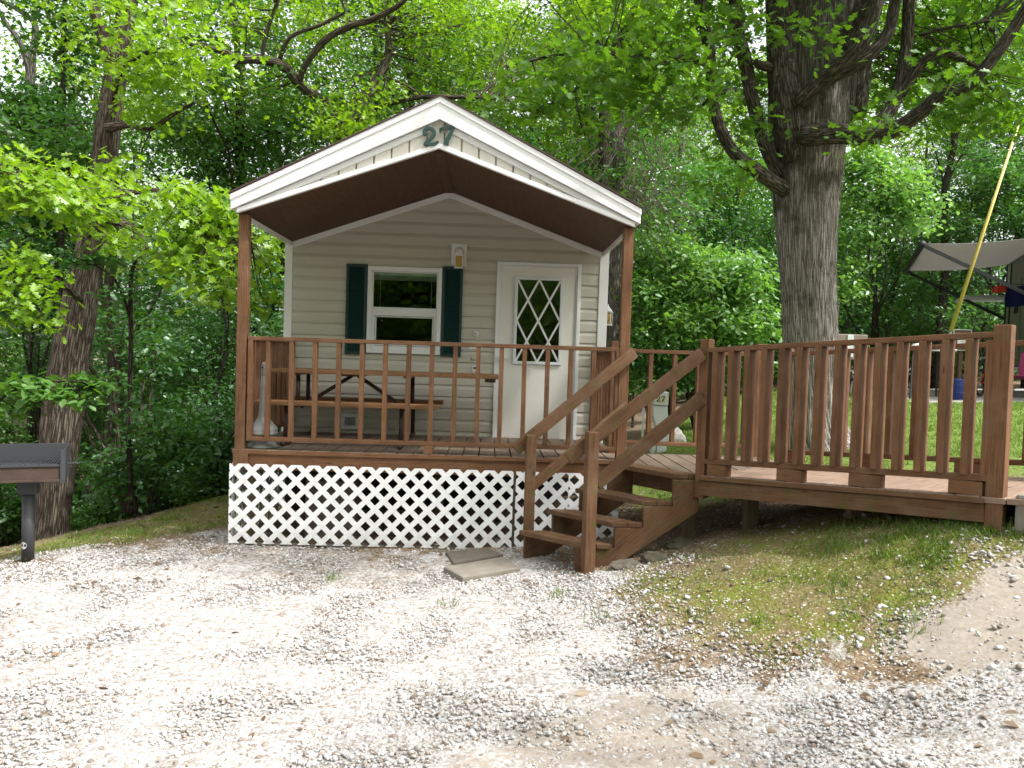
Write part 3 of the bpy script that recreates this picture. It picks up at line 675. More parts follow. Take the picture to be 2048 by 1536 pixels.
# ------------------------------------------------------------------ railings
def railing(name, label, p0, p1, z0, z1, n, loc, sec=(.04,.085), cap=.085, t0=0.0, t1=1.0, blocks=(), m='stain', fill=.105):
    """a run from p0 to p1 with deck heights z0, z1: two flat rails and n upright balusters"""
    th = thing(name, label, 'railing', loc)
    p0, p1 = Vector(p0), Vector(p1); d = (p1-p0).normalized()
    h = lambda t, dz: Vector((*(p0+(p1-p0)*t).xy, z0+(z1-z0)*t+dz))
    MB().beam(h(0,1.025),h(1,1.025),cap,.038).build('top_rail', m, th, .004)
    MB().beam(h(0,fill),h(1,fill),cap,.038).build('bottom_rail', m, th, .004)
    rot = Matrix((d, Vector((-d.y,d.x,0)), Vector((0,0,1)))).transposed()
    for k in range(n):
        t = t0+(t1-t0)*(k/(n-1) if n>1 else .5); a, b_ = h(t,fill+.019), h(t,1.006)
        j = Matrix.Rotation(rnd.uniform(-.02,.02),3,'Z')@Matrix.Rotation(rnd.uniform(-.004,.004),3,'Y')
        MB().box((a+b_)/2, (sec[0],sec[1]*.97,b_.z-a.z), rot@j).build('baluster', m, th, .003)
    for t, ln in blocks:
        c = h(t,(fill-.019)/2); MB().box(c,(ln,cap*.95,fill-.021),rot).build('spacer_block', m, th, .004)
    return th
def post(th, x, y, z0, z1, s=.09, ang=0, m='stain'):
    return MB().box((x,y,(z0+z1)/2),(s,s,z1-z0),Matrix.Rotation(ang,3,'Z')).build('rail_post', m, th, .005)
fr = railing('porch_railing', 'brown wooden railing along the front of the cabin porch above the lattice', (-2.238,.045,0),(1.20,.045,0),DZ,DZ,15,(-.5,.045,DZ),(.04,.07),.08,.0535,.9285,((.488,.085),),'stain',.098)
for xx in (-2.214,1.178): MB().span(xx-.022,xx+.022,.005,.085,DZ+.117,DZ+1.006).build('end_baluster', 'stain', fr, .003)
railing('porch_railing', 'brown wooden railing on the left side of the porch beside the ash receptacle', (-2.30,.10,0),(-2.30,1.77,0),DZ,DZ,9,(-2.3,.9,DZ),(.04,.07),.08,.03,.97)
rs = railing('porch_railing', 'short brown wooden railing on the right side of the porch beside the door', (1.235,.63,0),(1.235,1.77,0),DZ,DZ,6,(1.235,1.2,DZ),(.04,.07),.08,.05,.97)
post(rs,1.235,.575,DZ-.15,2.0)
bk = railing('landing_railing', 'brown wooden railing along the back of the landing in front of the pedestal', (1.285,.575,0),(2.655,.575,0),DZ,DZ,6,(2,.575,DZ),(.04,.07),.08,.05,.93)
post(bk,2.70,.575,DZ-.15,2.02)
RS = .0617
Zr = lambda s: DZ+.005+RS*s
f0 = B+w_*.03; f1 = Cc-w_*.045
rr = railing('ramp_railing', 'brown wooden railing nearest the viewer along the front of the ramp beyond the stairs', f0,f1,Zr(0),Zr(2.1),14,(2.5,-1.5,.9),(.043,.132),.10,.04,.935,((.06,.17),(.36,.20),(.63,.22),(.94,.20)),'stain',.115)
post(rr,B.x,B.y,.70,2.005,.085,math.atan2(w_.y,w_.x)); post(rr,Cc.x,Cc.y,.80,2.105,.10,math.atan2(w_.y,w_.x))
MB().box(Vector((*(f1-w_*.0225).xy,Zr(2.0)+.56)),(.04,.095,.87),Matrix.Rotation(math.atan2(w_.y,w_.x),3,'Z')).build('end_baluster', 'stain', rr, .003)
b0 = E2; b1 = E2+w_*3.4
rb = railing('ramp_railing', 'brown wooden railing along the far side of the ramp by the oak trunk', b0,b1,Zr(.1),Zr(3.5),17,(3.5,-.8,.9),(.045,.118),.10,.03,.98,((.02,.15),(.22,.2),(.45,.2),(.7,.2)),'stain',.115)
post(rb,b0.x-.03,b0.y+.03,.70,2.0,.09,math.atan2(w_.y,w_.x))

# ramp
rp = thing('ramp', 'brown timber ramp leading down from the right bank to the porch landing', 'ramp', (2.5,-1.2,.85))
mb = MB(); s = .02; ang = math.atan2(w_.y,w_.x); rot = Matrix.Rotation(ang,3,'Z')@Matrix.Rotation(-math.atan(RS),3,'Y')
while s < 4.4:
    c = B+w_*(s+.07)+m_v*.63; mb.box((c.x,c.y,Zr(s+.07)-.019+rnd.uniform(-.002,.002)),(.139,1.38,.038),rot); s += .146
mb.build('floor_boards', 'rampdeck', rp, .004)
mb = MB(); o = -m_v*.035
p, q = B+o, Cc+o-w_*.05; mb.beam((p.x,p.y,.786),(q.x,q.y,.914),.04,.118,); p,q = B+m_v*1.3, B+m_v*1.3+w_*3.6; mb.beam((p.x,p.y,.78),(q.x,q.y,1.0),.04,.12)
p, q = B-m_v*.072, Cc-m_v*.072-w_*.05; mb.beam((p.x,p.y,Zr(0)-.021),(q.x,q.y,Zr(2.05)-.021),.012,.036)
mb.build('side_beam', 'stair', rp, .003)
for (a,b_) in ((2.22,-.75),(2.78,-1.45),(3.3,-.6)): MB().span(a-.05,a+.05,b_-.05,b_+.05,hz(a,b_)-.1,.80).build('support_post', 'postwood', rp, .004)
ab = MB(); c = Cc+w_*.34+m_v*.1; ab.box((c.x,c.y,.93),(.45,.3,.26),Matrix.Rotation(ang,3,'Z')); tag(ab.build('concrete_block', 'concrete', None, .02), 'mossy concrete block beside the end post of the ramp railing', 'concrete block')

# stairs
st = thing('stairs', 'brown open wooden stairs with two sloping handrails in front of the porch', 'stairs', (.8,-.7,.1))
Lk = [(1.10,-.22),(.775,-.37),(.518,-.49),(.281,-.60)]; Rk = [(1.542,-.85),(1.271,-.92),(1.02,-.99),(.766,-1.06)]; Tz = [DZ,.668,.498,.332]; DV = Vector((.245,.02,0))
for k in range(4):
    l, r = Vector((*Lk[k],0)), Vector((*Rk[k],0))
    for a, b_ in ((0,.485),(.515,1.0)):
        pts = [l+DV*a, r+DV*a, r+DV*b_, l+DV*b_]
        if k == 0: pts = [p+Vector((.0,.0,0)) for p in pts]
        vs = [(p.x,p.y,zz) for zz in (Tz[k]-.042,Tz[k]) for p in pts]; u = (r-l).normalized(); ox = rnd.random()*20
        fs = [(3,2,1,0),(4,5,6,7),(0,1,5,4),(1,2,6,5),(2,3,7,6),(3,0,4,7)]
        if a == 0: mb = MB()
        mb.faces(vs, fs, [[(Vector(vs[i]).dot(u)+ox, vs[i][0]+vs[i][2]+a) for i in f] for f in fs])
    mb.build('tread' if k else 'landing_tread', 'stair', st, .006)
def stringer(p, q, zg, zs):
    """saw-toothed board from foot p to head q"""
    p, q = Vector((*p,0)), Vector((*q,0)); d = (q-p); ln = d.length; d.normalize(); nv = Vector((-d.y,d.x,0))
    t = [0,.25,.25,.50,.50,.765,.765,1.0]; zz = [zs[3],zs[3],zs[2],zs[2],zs[1],zs[1],zs[0],zs[0]]
    pl = [(0,zg)]+[(a*ln,b_) for a,b_ in zip(t,zz)]+[(ln,zs[0]-.26),(.13*ln,zg-.02)]
    vs = [(p.x+d.x*a+nv.x*o, p.y+d.y*a+nv.y*o, b_) for o in (-.02,.02) for a,b_ in pl]; n=len(pl)
    mb = MB(); fs = [tuple(range(n))[::-1],tuple(range(n,2*n))]+[(i,(i+1)%n,n+(i+1)%n,n+i) for i in range(n)]
    mb.faces(vs, fs, [[((Vector(vs[i])-p).dot(d)+vs[i][2]*.8, vs[i][2]-(Vector(vs[i])-p).dot(d)*.8) for i in f] for f in fs]); return mb
zs = [z-.044 for z in Tz]
stringer((.80,-1.03),(1.745,-.845),.09,zs).build('stringer', 'stair', st, .003)
stringer((.33,-.56),(1.30,-.25),.06,zs).build('stringer', 'stair', st, .003)
mb = MB()
MB().box((.74,-1.0,.2),(.04,.1,.2)).build('foot_cleat', 'stair', st, .003)
MB().box((.818,-1.085,.655),(.09,.09,1.16),Matrix.Rotation(.25,3,'Z')).build('newel_post', 'stair', st, .005)
MB().box((.372,-.40,.70),(.085,.085,.86),Matrix.Rotation(.1,3,'Z')).build('newel_post', 'stair', st, .005)
for a,b_,h in (((.632,-1.04,1.008),(1.715,-.925,1.887),.105),((.87,-1.02,.81),(1.735,-.915,1.53),.11),((.235,-.36,.993),(1.318,-.045,1.89),.105),((.357,-.345,.637),(1.27,-.045,1.40),.09)):
    MB().beam(a,b_,.04,h).build('handrail', 'stair', st, .006)

# ------------------------------------------------------------------ porch furniture
pt = thing('picnic_table', 'long wooden picnic table with dark steel frame on the porch below the window', 'picnic table', (-1.2,1.0,DZ))
def planks(x0,x1,y0,y1,n,z): 
    mb = MB(); wd=(y1-y0)/n
    for k in range(n): mb.span(x0+rnd.uniform(0,.008),x1-rnd.uniform(0,.008),y0+k*wd+.004,y0+(k+1)*wd-.004,z-.04,z)
    return mb
planks(-2.21,.085,.68,1.38,5,1.622).build('tabletop', 'tabletop', pt, .006)
planks(-2.27,-.50,.30,.55,2,1.318).build('bench', 'tabletop', pt, .006); planks(-2.27,-.52,1.47,1.73,2,1.30).build('bench', 'tabletop', pt, .006)
for xx in (-1.98,-.86):
    mb = MB(); r=.022
    mb.tube([(xx,.42,DZ+.02),(xx,.42,1.26),(xx,1.60,1.24),(xx,1.60,DZ+.02)],r,10); mb.tube([(xx,.30,DZ+.022),(xx,.60,DZ+.022)],r,10); mb.tube([(xx,1.45,DZ+.022),(xx,1.73,DZ+.022)],r,10)
    mb.tube([(xx+.02,.80,1.25),(xx+.02,.80,1.57)],r,10); mb.tube([(xx+.02,1.25,1.25),(xx+.02,1.25,1.57)],r,10); mb.span(xx-.02,xx+.04,.70,1.36,1.562,1.58)
    mb.build('leg_frame', 'steel', pt)
for s in (-1,1): MB().tube([(-1.42+s*.03,1.02,1.565),(-1.42+s*.56,1.02,1.22)],.02,10).build('brace', 'steel', pt)
MB().span(-1.52,-1.32,.74,1.3,1.563,1.581).build('cross_bar', 'steel', pt); MB().span(-.06,.05,.72,1.34,1.545,1.581).build('cross_bar', 'steel', pt)

ax, ay = -2.13,.19
ar = thing('ash_receptacle', 'grey plastic smokers receptacle with tall neck in the porch corner', 'ash receptacle', (ax,ay,DZ))
MB().lathe([(.135,0),(.138,.012),(.125,.03),(.112,.05),(.112,.115)],(ax,ay,DZ+.002),36).build('bucket', 'grey', ar)
nk = MB().lathe([(.113,.116),(.128,.118),(.136,.13),(.137,.145),(.130,.155),(.133,.165),(.131,.185),(.112,.205),(.085,.235),(.062,.265),(.05,.295),(.045,.36),(.036,.56),(.030,.68)],(ax,ay,DZ),36).build('lid', 'grey', ar)
mb = MB(); pr=[(.030,.681)]
for k in range(3): pr += [(.033,.688+k*.016),(.033,.695+k*.016),(.029,.698+k*.016)]
mb.lathe(pr+[(.031,.735),(.031,.785),(.024,.80),(.008,.806)],(ax,ay,DZ),24); mb.build('neck_cap', 'grey', ar)
MB().lathe([(.009,0),(.009,.004)],(0,0,0),12).build('hole', 'black', nk).matrix_basis = Matrix.Translation((ax-.012,ay-.0285,DZ+.755))@Matrix.Rotation(R(90),4,'X')
for a in (-1.905,-1.86): pass

# ------------------------------------------------------------------ charcoal grill
gx_, gy_ = -3.97,-.40
gl = thing('charcoal_grill', 'black steel park grill on a single post at the gravel edge', 'grill', (gx_,gy_,hz(gx_,gy_)))
X0,X1,Y0,Y1,Z0,Z1 = -4.28,-3.675,-.62,-.20,.63,.915
mb = MB(); mb.span(X0,X1,Y0,Y1,Z0,Z0+.006); mb.span(X0,X1,Y1-.006,Y1,Z0+.006,Z1-.005)
mb.span(X0,X0+.006,Y0,Y1-.006,Z0+.006,Z1-.01); mb.span(X1-.006,X1,Y0,Y1-.006,Z0+.006,Z1-.01)
mb.span(X1-.035,X1+.004,Y0-.006,Y0,Z0-.02,Z1-.012); mb.span(X0-.004,X0+.035,Y0-.006,Y0,Z0-.02,Z1-.012)
mb.build('firebox', 'grill', gl, .002)
MB().span(X0+.036,X1-.036,Y0+.012,Y0+.018,Z0+.006,Z0+.125).build('front_plate', 'rust', gl); MB().span(X0+.036,X1-.036,Y0-.004,Y0+.012,Z0-.004,Z0+.014).build('front_lip', 'rust', gl, .002)
mb = MB(); k = X0+.04
while k < X1-.03: mb.tube([(k,Y0+.02,Z0+.135),(k,Y1-.01,Z0+.135)],.005,6); k += .022
mb.span(X0+.036,X1-.036,Y0,Y0+.016,Z0+.126,Z0+.142); mb.build('grate', 'grill', gl)
GR = Matrix.Translation((gx_,gy_,0))@Matrix.Rotation(R(22),4,'Z')@Matrix.Translation((-gx_,-gy_,0))
hd = MB(); pts = [(X1,Y0+.1,Z0+.135)]+[(X1+.02+.002*k,Y0+.1+.010*math.sin(k*.9),Z0+.135+.010*math.cos(k*.9)) for k in range(42)]+[(X1+.115,Y0+.1,Z0+.15)]
hd.tube(pts,.004,6); hd.build('handle', 'grill', gl)
MB().span(gx_-.075,gx_+.075,gy_-.07,gy_+.07,Z0-.13,Z0-.002).build('collar', 'grill', gl, .004)
for q in gl.children: q.matrix_basis = GR
pp = MB().tube([(gx_,gy_,hz(gx_,gy_)-.1),(gx_,gy_,Z0-.12)],.05,24).build('post', 'grill', gl)
mb = MB(); zz = hz(gx_,gy_)+.13; vs = [(gx_+.0508*math.sin(-.25), gy_-.0508*math.cos(.25), zz)]+[(gx_+.0508*math.sin(-.25+.6*math.cos(k*.2618)), gy_-.0508*math.cos(-.25+.6*math.cos(k*.2618)), zz+.031*math.sin(k*.2618)) for k in range(24)]
mb.faces(vs,[(0,1+k,1+(k+1)%24) for k in range(24)]); mb.build('round_sticker', 'pale', pp)

# ------------------------------------------------------------------ slabs, pedestal, rock, pole
def slab(name, label, pts, zc, th_, m):
    n=4; zt = [hz(*p)+zc for p in pts]
    vs = [(p[0],p[1],t-th_) for p,t in zip(pts,zt)]+[(p[0],p[1],t) for p,t in zip(pts,zt)]
    mb = MB(); mb.faces(vs,[(3,2,1,0),(4,5,6,7),(0,1,5,4),(1,2,6,5),(2,3,7,6),(3,0,4,7)]); return tag(mb.build(name, m, None, .012), label, 'paving slab')
slab('paving_slab', 'dark grey paving slab lying against the paler slab by the stairs', [(-.27,-.71),(.16,-.5),(.0,-.17),(-.36,-.3)], .035, .07, 'slab')
slab('paving_slab', 'pale concrete paving slab with a dead leaf, nearest the viewer by the stairs', [(-.175,-1.18),(.29,-.96),(.16,-.60),(-.345,-.86)], .04, .07, 'concrete')
px_, py_ = 2.43,4.0; pz = hz(px_,py_)
pd = thing('utility_pedestal', 'pale grey hook-up pedestal with number 27 plate beyond the landing', 'pedestal', (px_,py_,pz))
MB().prism([(px_-.11,pz-.05),(px_+.11,pz-.05),(px_+.1,pz+.28),(px_+.045,pz+.36),(px_+.11,pz+.47),(px_+.10,pz+.68),(px_-.10,pz+.68),(px_-.10,pz+.52),(px_-.045,pz+.36),(px_-.10,pz+.28)],1,py_-.08,py_+.1).build('body', 'lightgrey', pd, .008)
hdp = MB().span(px_-.103,px_+.103,py_-.11,py_+.11,pz+.685,pz+.875).build('head', 'lightgrey', pd, .012)
pl = MB().span(px_-.08,px_+.07,py_-.116,py_-.108,pz+.725,pz+.825).build('number_plate', 'cream', pd)
pxz = lambda zx, zy: (px_-.072+(zx-380)/860*.12, pz+.815-(zy-620)/540*.082)
mb = numeral('2', pxz, py_-.119, py_-.1155, .00016); m2 = numeral('7', pxz, py_-.119, py_-.1155, .00016); mb.faces(m2.v, m2.f); mb.build('number', 'black', pl)
MB().tube([(px_-.09,py_-.085,pz+.3),(px_-.03,py_-.1,pz+.2),(px_-.05,py_-.1,pz+.0)],.006,6).build('cable', 'black', pd); MB().span(px_-.01,px_+.11,py_-.13,py_-.08,pz+.335,pz+.352).build('hood', 'grey', pd)
tag(MB().tube([(2.22,4.1,hz(2.22,4.1)-.1),(2.22,4.1,hz(2.22,4.1)+.72)],.016,12).build('water_pipe', 'lightgrey'), 'thin upright pale pipe standing left of the hook-up pedestal', 'pipe')
def rock(name, label, c, r, seed, m='rock'):
    bm = bmesh.new(); bmesh.ops.create_icosphere(bm, subdivisions=3, radius=1)
    for v in bm.verts:
        n_ = mnoise.noise(v.co*1.3+Vector((seed,0,0)))*.45+mnoise.noise(v.co*3+Vector((0,seed,0)))*.16; v.co = Vector((v.co.x*r[0],v.co.y*r[1],v.co.z*r[2]))*(1+n_)+Vector(c)
    me = bpy.data.meshes.new(name); bm.to_mesh(me); bm.free(); me.materials.append(M[m]); o = bpy.data.objects.new(name, me); COL.objects.link(o); return tag(o, label, 'rock')
rock('rock', 'pale pinkish boulder on the lawn just right of the hook-up pedestal', (2.85,5.0,hz(2.85,5)+.08), (.22,.18,.17), 3)
for i,(a,b_,r,lb) in enumerate(((1.62,-.78,.09,'stone coloured dark for the shade under the ramp, rearmost of three by the stairs'),(1.36,-1.12,.085,'stone coloured shadow-dark under the ramp edge, middle of three by the stairs'),(1.12,-1.13,.08,'flat pale stone at the foot of the stairs beside the newel'))):
    rock('rock', lb, (a,b_,hz(a,b_)+.01),(r*1.5,r,r*.6),i*5+1,'darkrock' if i<2 else 'slab')
p0, p1 = at(1897,676,5.6), at(2037,250,5.6)
fp = thing('flag_pole', 'yellow fibreglass pole leaning to the right above the ramp railing', 'pole', (p0.x,p0.y,hz(p0.x,p0.y)))
d = (p1-p0).normalized(); MB().tube([p0+d*.12,p0+d*1.8,p1],[.032,.027,.018],14).build('shaft', 'poley', fp); MB().tube([(p0.x-.02,p0.y,hz(p0.x,p0.y)-.1),(p0.x-.02,p0.y,p0.z-.05),tuple(p0+d*.13)],.028,12).build('holder', 'grill', fp)

# ------------------------------------------------------------------ camper and camp gear on the pad
A0, A1 = at(1845,489,9.0), at(1812,545,13.4); dv = (A1-A0); dv.z = 0; dvn = dv.normalized(); out = Vector((-dvn.y, dvn.x, 0))
if out.x > 0: out = -out
zA = 4.42; W0 = A0-out*2.35+dvn*-1.2; W1 = A0-out*2.35+dvn*(dv.length+.35)
cz = hz(11,11)
cp = thing('camper', 'dark olive camper trailer with pale awning out, behind the ramp at far right', 'camper', (*((W0+W1)/2).xy, cz))
mid = (W0+W1)/2; ang2 = math.atan2(dvn.y,dvn.x); rt = Matrix.Rotation(ang2,3,'Z'); ln = (W1-W0).length
c = mid-out*1.2; MB().box((c.x,c.y,cz+1.95),(ln,2.4,2.7),rt).build('body', 'rv', cp, .08)
mb = MB(); mb.box((*(W1+out*.012-dvn*.03).xy,cz+1.95),(.05,.03,2.7),rt); mb.box((*(W1+out*.012-dvn*.6).xy,cz+1.95),(.04,.03,2.7),rt); mb.box((*(mid+out*.012).xy,cz+3.26),(ln,.04,.07),rt); mb.build('trim_strip', 'grill', cp)
mb = MB(); mb.box((*(W1+out*.015-dvn*1.6).xy,cz+1.75),(.75,.03,1.9),rt); dr = mb.build('door', 'rv', cp, .02); MB().box((*(W1+out*.035-dvn*1.6).xy,cz+2.2),(.5,.02,.6),rt).build('door_window', 'darkin', dr)
mb = MB()
for k in (-1.3,1.0):
    q = mid-out*.3+dvn*k; mb.tube([q+Vector((0,0,cz+.35-q.z)),q-out*.22+Vector((0,0,cz+.35-q.z))],.35,20)
mb.build('wheel', 'black', cp)
n_=14; vs=[]; fs=[]
for i in range(n_+1):
    for j in range(9):
        t=i/n_; u=j/8; p = A0+dvn*((dv.length)*u)-out*(2.33*t); sag = -.10*math.sin(math.pi*t)*(.6+.4*math.sin(math.pi*u)); vs.append((p.x,p.y,zA+.12*t+sag))
for i in range(n_):
    for j in range(8): a=i*9+j; fs.append((a,a+1,a+10,a+9))
mb = MB(); mb.faces(vs,fs,None,True); o = mb.build('awning', 'awn', cp); sm = o.modifiers.new('solid','SOLIDIFY'); sm.thickness = .01
MB().tube([A0*1.0+Vector((0,0,zA-A0.z))-dvn*.08, A0+dvn*(dv.length+.05)+Vector((0,0,zA-A0.z))],.06,14).build('awning_roller', 'grill', cp)
for k,q in enumerate((A0, A0+dvn*dv.length)):
    a = Vector((q.x,q.y,zA-.02)); b_ = q-out*2.3; b_.z = zA-1.25; mdl = (a+b_)/2
    MB().beam(a,b_,.05,.07).build('awning_arm', 'grill', cp); e = Vector((b_.x,b_.y,zA-.1)); MB().beam(b_,mdl+Vector((0,0,.02)),.035,.04).build('awning_arm', 'grill', cp)
q = W1-dvn*.3+out*.55; MB().box((q.x,q.y,cz+2.35),(1.5,1.1,.05),rt).build('side_shelf', 'pale', cp, .01)
mb = MB()
for k in (-.5,.3): p=q+dvn*k+out*.45; mb.beam((p.x,p.y,hz(p.x,p.y)),(p.x,p.y,cz+2.33),.05,.05)
mb.build('shelf_leg', 'grill', cp)
t0 = at(2012,572,9.3); vs=[]; fs=[]
for i in range(10):
    for j in range(9):
        u=j/8*.62; vs.append((t0.x+u*.95+.02*math.sin(i*.8+j*1.7), t0.y-u*.2+.03*math.sin(j*2.1)+.012*i*math.sin(j*1.3), t0.z-.42*i/9-.02*math.sin(j*.9)))
for i in range(9):
    for j in range(8): a=i*9+j; fs.append((a,a+1,a+10,a+9))
mb = MB(); mb.faces(vs,fs,None,True); o = mb.build('towel','navy'); o.modifiers.new('solid','SOLIDIFY').thickness=.012; tag(o,'navy blue towel hanging from a line under the camper awning','towel')
p = at(2000,578,9.4); tag(MB().prism([(p.x-.14,p.z-.09),(p.x+.13,p.z-.06),(p.x+.16,p.z+.09),(p.x-.1,p.z+.06)],1,p.y-.08,p.y+.08).build('hanging_bag','red',None,.02),'bright red bag hanging beside the navy towel at the camper','bag')
tag(MB().tube([(t0.x-.25,t0.y,t0.z+.05),(t0.x+1.4,t0.y-.3,t0.z)],.008,6).build('clothes_line','black'),'dark cord holding the navy towel at the camper','clothes line')
def camp_chair(px, Y, label, m, ang):
    p = at(px,780,Y); z = hz(p.x,p.y); r = Matrix.Rotation(ang,3,'Z'); f = lambda x,y,h: Vector((p.x,p.y,z+h))+r@Vector((x,y,0))
    t = thing('camp_chair', label, 'camp chair', (p.x,p.y,z), 'folding chairs round the camp')
    mb = MB(); mb.faces([f(-.27,-.25,.45),f(.27,-.25,.45),f(.25,.22,.38),f(-.25,.22,.38)],[(0,1,2,3)]); o=mb.build('seat',m,t); o.modifiers.new('s','SOLIDIFY').thickness=.015
    mb = MB(); mb.faces([f(-.25,.22,.38),f(.25,.22,.38),f(.28,.38,.92),f(-.28,.38,.92)],[(0,1,2,3)]); o=mb.build('backrest',m,t); o.modifiers.new('s','SOLIDIFY').thickness=.015
    for s in (-1,1):
        MB().tube([f(s*.28,-.26,0),f(s*.26,.24,.62)],.012,8).build('leg','alu',t); MB().tube([f(s*.28,.3,0),f(s*.27,-.25,.62)],.012,8).build('leg','alu',t); MB().tube([f(s*.27,-.26,.62),f(s*.27,.28,.64)],.018,8).build('armrest','black',t)
camp_chair(1700,9.2,'dark blue folding camp chair right beside the oak trunk','navy',.4); camp_chair(1730,10.4,'black folding camp chair with pale legs, further back by the oak','black',-.5); camp_chair(1803,10.0,'black folding camp chair behind the middle of the ramp railing','black',.9)
camp_chair(2046,8.6,'pink folding camp chair behind the ramp end post','pink',-1.1)
p = at(1915,790,8.2); tag(MB().lathe([(.15,0),(.165,.03),(.165,.14),(.172,.15),(.165,.16),(.165,.28),(.172,.29),(.165,.30),(.165,.40),(.15,.42),(.05,.425)],(p.x,p.y,hz(p.x,p.y)-.01),24).build('drum','bluec',None,.02),'dark blue drum standing on the camp pad behind the railing','drum')
def bicycle(px, Y, label, ang, sc=1):
    p = at(px,770,Y); z = hz(p.x,p.y); r = Matrix.Rotation(ang,3,'Z'); f = lambda x,h,y=0: Vector((p.x,p.y,z))+r@Vector((x*sc,y,0))+Vector((0,0,h*sc))
    t = thing('bicycle', label, 'bicycle', (p.x,p.y,z))
    for cx in (-.5,.5):
        mb = MB(); mb.tube([f(cx+.31*math.cos(a*math.pi/12),.33+.31*math.sin(a*math.pi/12)) for a in range(25)],.024,8,False); wl=mb.build('wheel','black',t)
        mb = MB()
        for a in range(10): mb.tube([f(cx,.33),f(cx+.3*math.cos(a*.628),.33+.3*math.sin(a*.628))],.003,4)
        mb.build('spokes','alu',wl)
    mb = MB()
    for a,b_ in (((-.5,.33),(-.15,.72)),((-.5,.33),(-.05,.3)),((-.05,.3),(-.17,.82)),((-.05,.3),(.38,.72)),((-.15,.72),(.36,.82)),((.5,.33),(.34,.95))): mb.tube([f(*a),f(*b_)],.018,8)
    mb.build('frame','red',t); MB().box(f(-.18,.85),(.24*sc,.12,.05),r).build('saddle','black',t); mb=MB(); mb.tube([f(.34,.95,-.25),f(.32,.97,0),f(.34,.95,.25)],.014,8); mb.build('handlebar','alu',t)
bicycle(1975,9.3,'small red bicycle parked on the camp pad left of the end post',.7,.85)
p = at(1923,690,8.8); sg = thing('brown_sign', 'small brown sign with pale rim seen over the ramp railing by the pole', 'sign', (p.x,p.y,hz(p.x,p.y)))
mb = frame(MB(),p.x-.19,p.x+.19,p.z-.12,p.z+.32,.02,p.y-.03,p.y+.0); mb.build('rim','pale',sg,.006); MB().span(p.x-.17,p.x+.17,p.y-.02,p.y-.005,p.z-.1,p.z+.30).build('panel','signb',sg); MB().span(p.x-.10,p.x+.09,p.y-.028,p.y-.021,p.z-.06,p.z+.12).build('notice','trimwhite',sg); MB().span(p.x-.04,p.x+.04,p.y+.001,p.y+.08,hz(p.x,p.y)-.1,p.z+.2).build('post','signb',sg)
p = at(1697,694,8.0); zb = hz(p.x,p.y); bx = thing('storage_box', 'taupe box cabinet on legs standing just right of the oak trunk', 'cabinet', (p.x,p.y,zb))
MB().span(p.x-.33,p.x+.28,p.y-.2,p.y+.2,p.z-.25,p.z+.24).build('body','taupe',bx,.015); MB().span(p.x-.12,p.x+.0,p.y-.215,p.y-.201,p.z-.2,p.z+.23).build('door','pale',bx,.004)
for a in (-.28,.23): MB().span(p.x+a-.025,p.x+a+.025,p.y-.17,p.y+.17,zb-.05,p.z-.251).build('leg','signb',bx)
p = at(1850,700,8.9); zb = hz(p.x,p.y); tb = thing('camp_table', 'pale camp table behind the ramp railing below the awning', 'table', (p.x,p.y,zb))
MB().span(p.x-.45,p.x+.5,p.y-.3,p.y+.35,p.z-.02,p.z+.03).build('tabletop','pale',tb,.01)
for a in (-.4,.45):
    for c in (-.25,.3): MB().beam((p.x+a,p.y+c,zb-.03),(p.x+a*.95,p.y+c,p.z-.021),.03,.03).build('leg','grill',tb)
tag(MB().lathe([(.18,0),(.17,.04),(.11,.09),(.02,.11)],(p.x-.12,p.y,p.z+.031),20).build('dome_lid','pale'),'round white dome lid on the camp table','lid')

# ------------------------------------------------------------------ trees
def wander(p0, p1, n, amp, seed):
    p0, p1 = Vector(p0), Vector(p1); r = random.Random(seed); o = Vector((r.random()*50,r.random()*50,0)); l=(p1-p0).length
    return [p0.lerp(p1,i/n)+Vector((mnoise.noise(o+Vector((i*.45,0,0))),mnoise.noise(o+Vector((0,i*.45,7))),mnoise.noise(o+Vector((3,5,i*.45)))*.5))*amp*l*min(1,i/n*2.5) for i in range(n+1)]
def taper(a, b_, n, pw=1.0): return [a+(b_-a)*(i/n)**pw for i in range(n+1)]
def twigs(mb, anchors, targets, r0=.012, sag=.1, every=1):
    """thin wandering branches from the nearest anchor point to clump centres"""
    A = np.array([tuple(a) for a in anchors])
    for k, t in enumerate(targets):
        if k % every: continue
        d = np.linalg.norm(A-np.asarray(t),axis=1); a = A[int(np.argmin(d + rng.random(len(d))*.3))]
        n = 5; pts = wander(a, t, n, .09, k*7+len(targets))
        mb.tube(pts, taper(r0*(1+.35*np.linalg.norm(np.asarray(t)-a)), .004, n), 5, False)
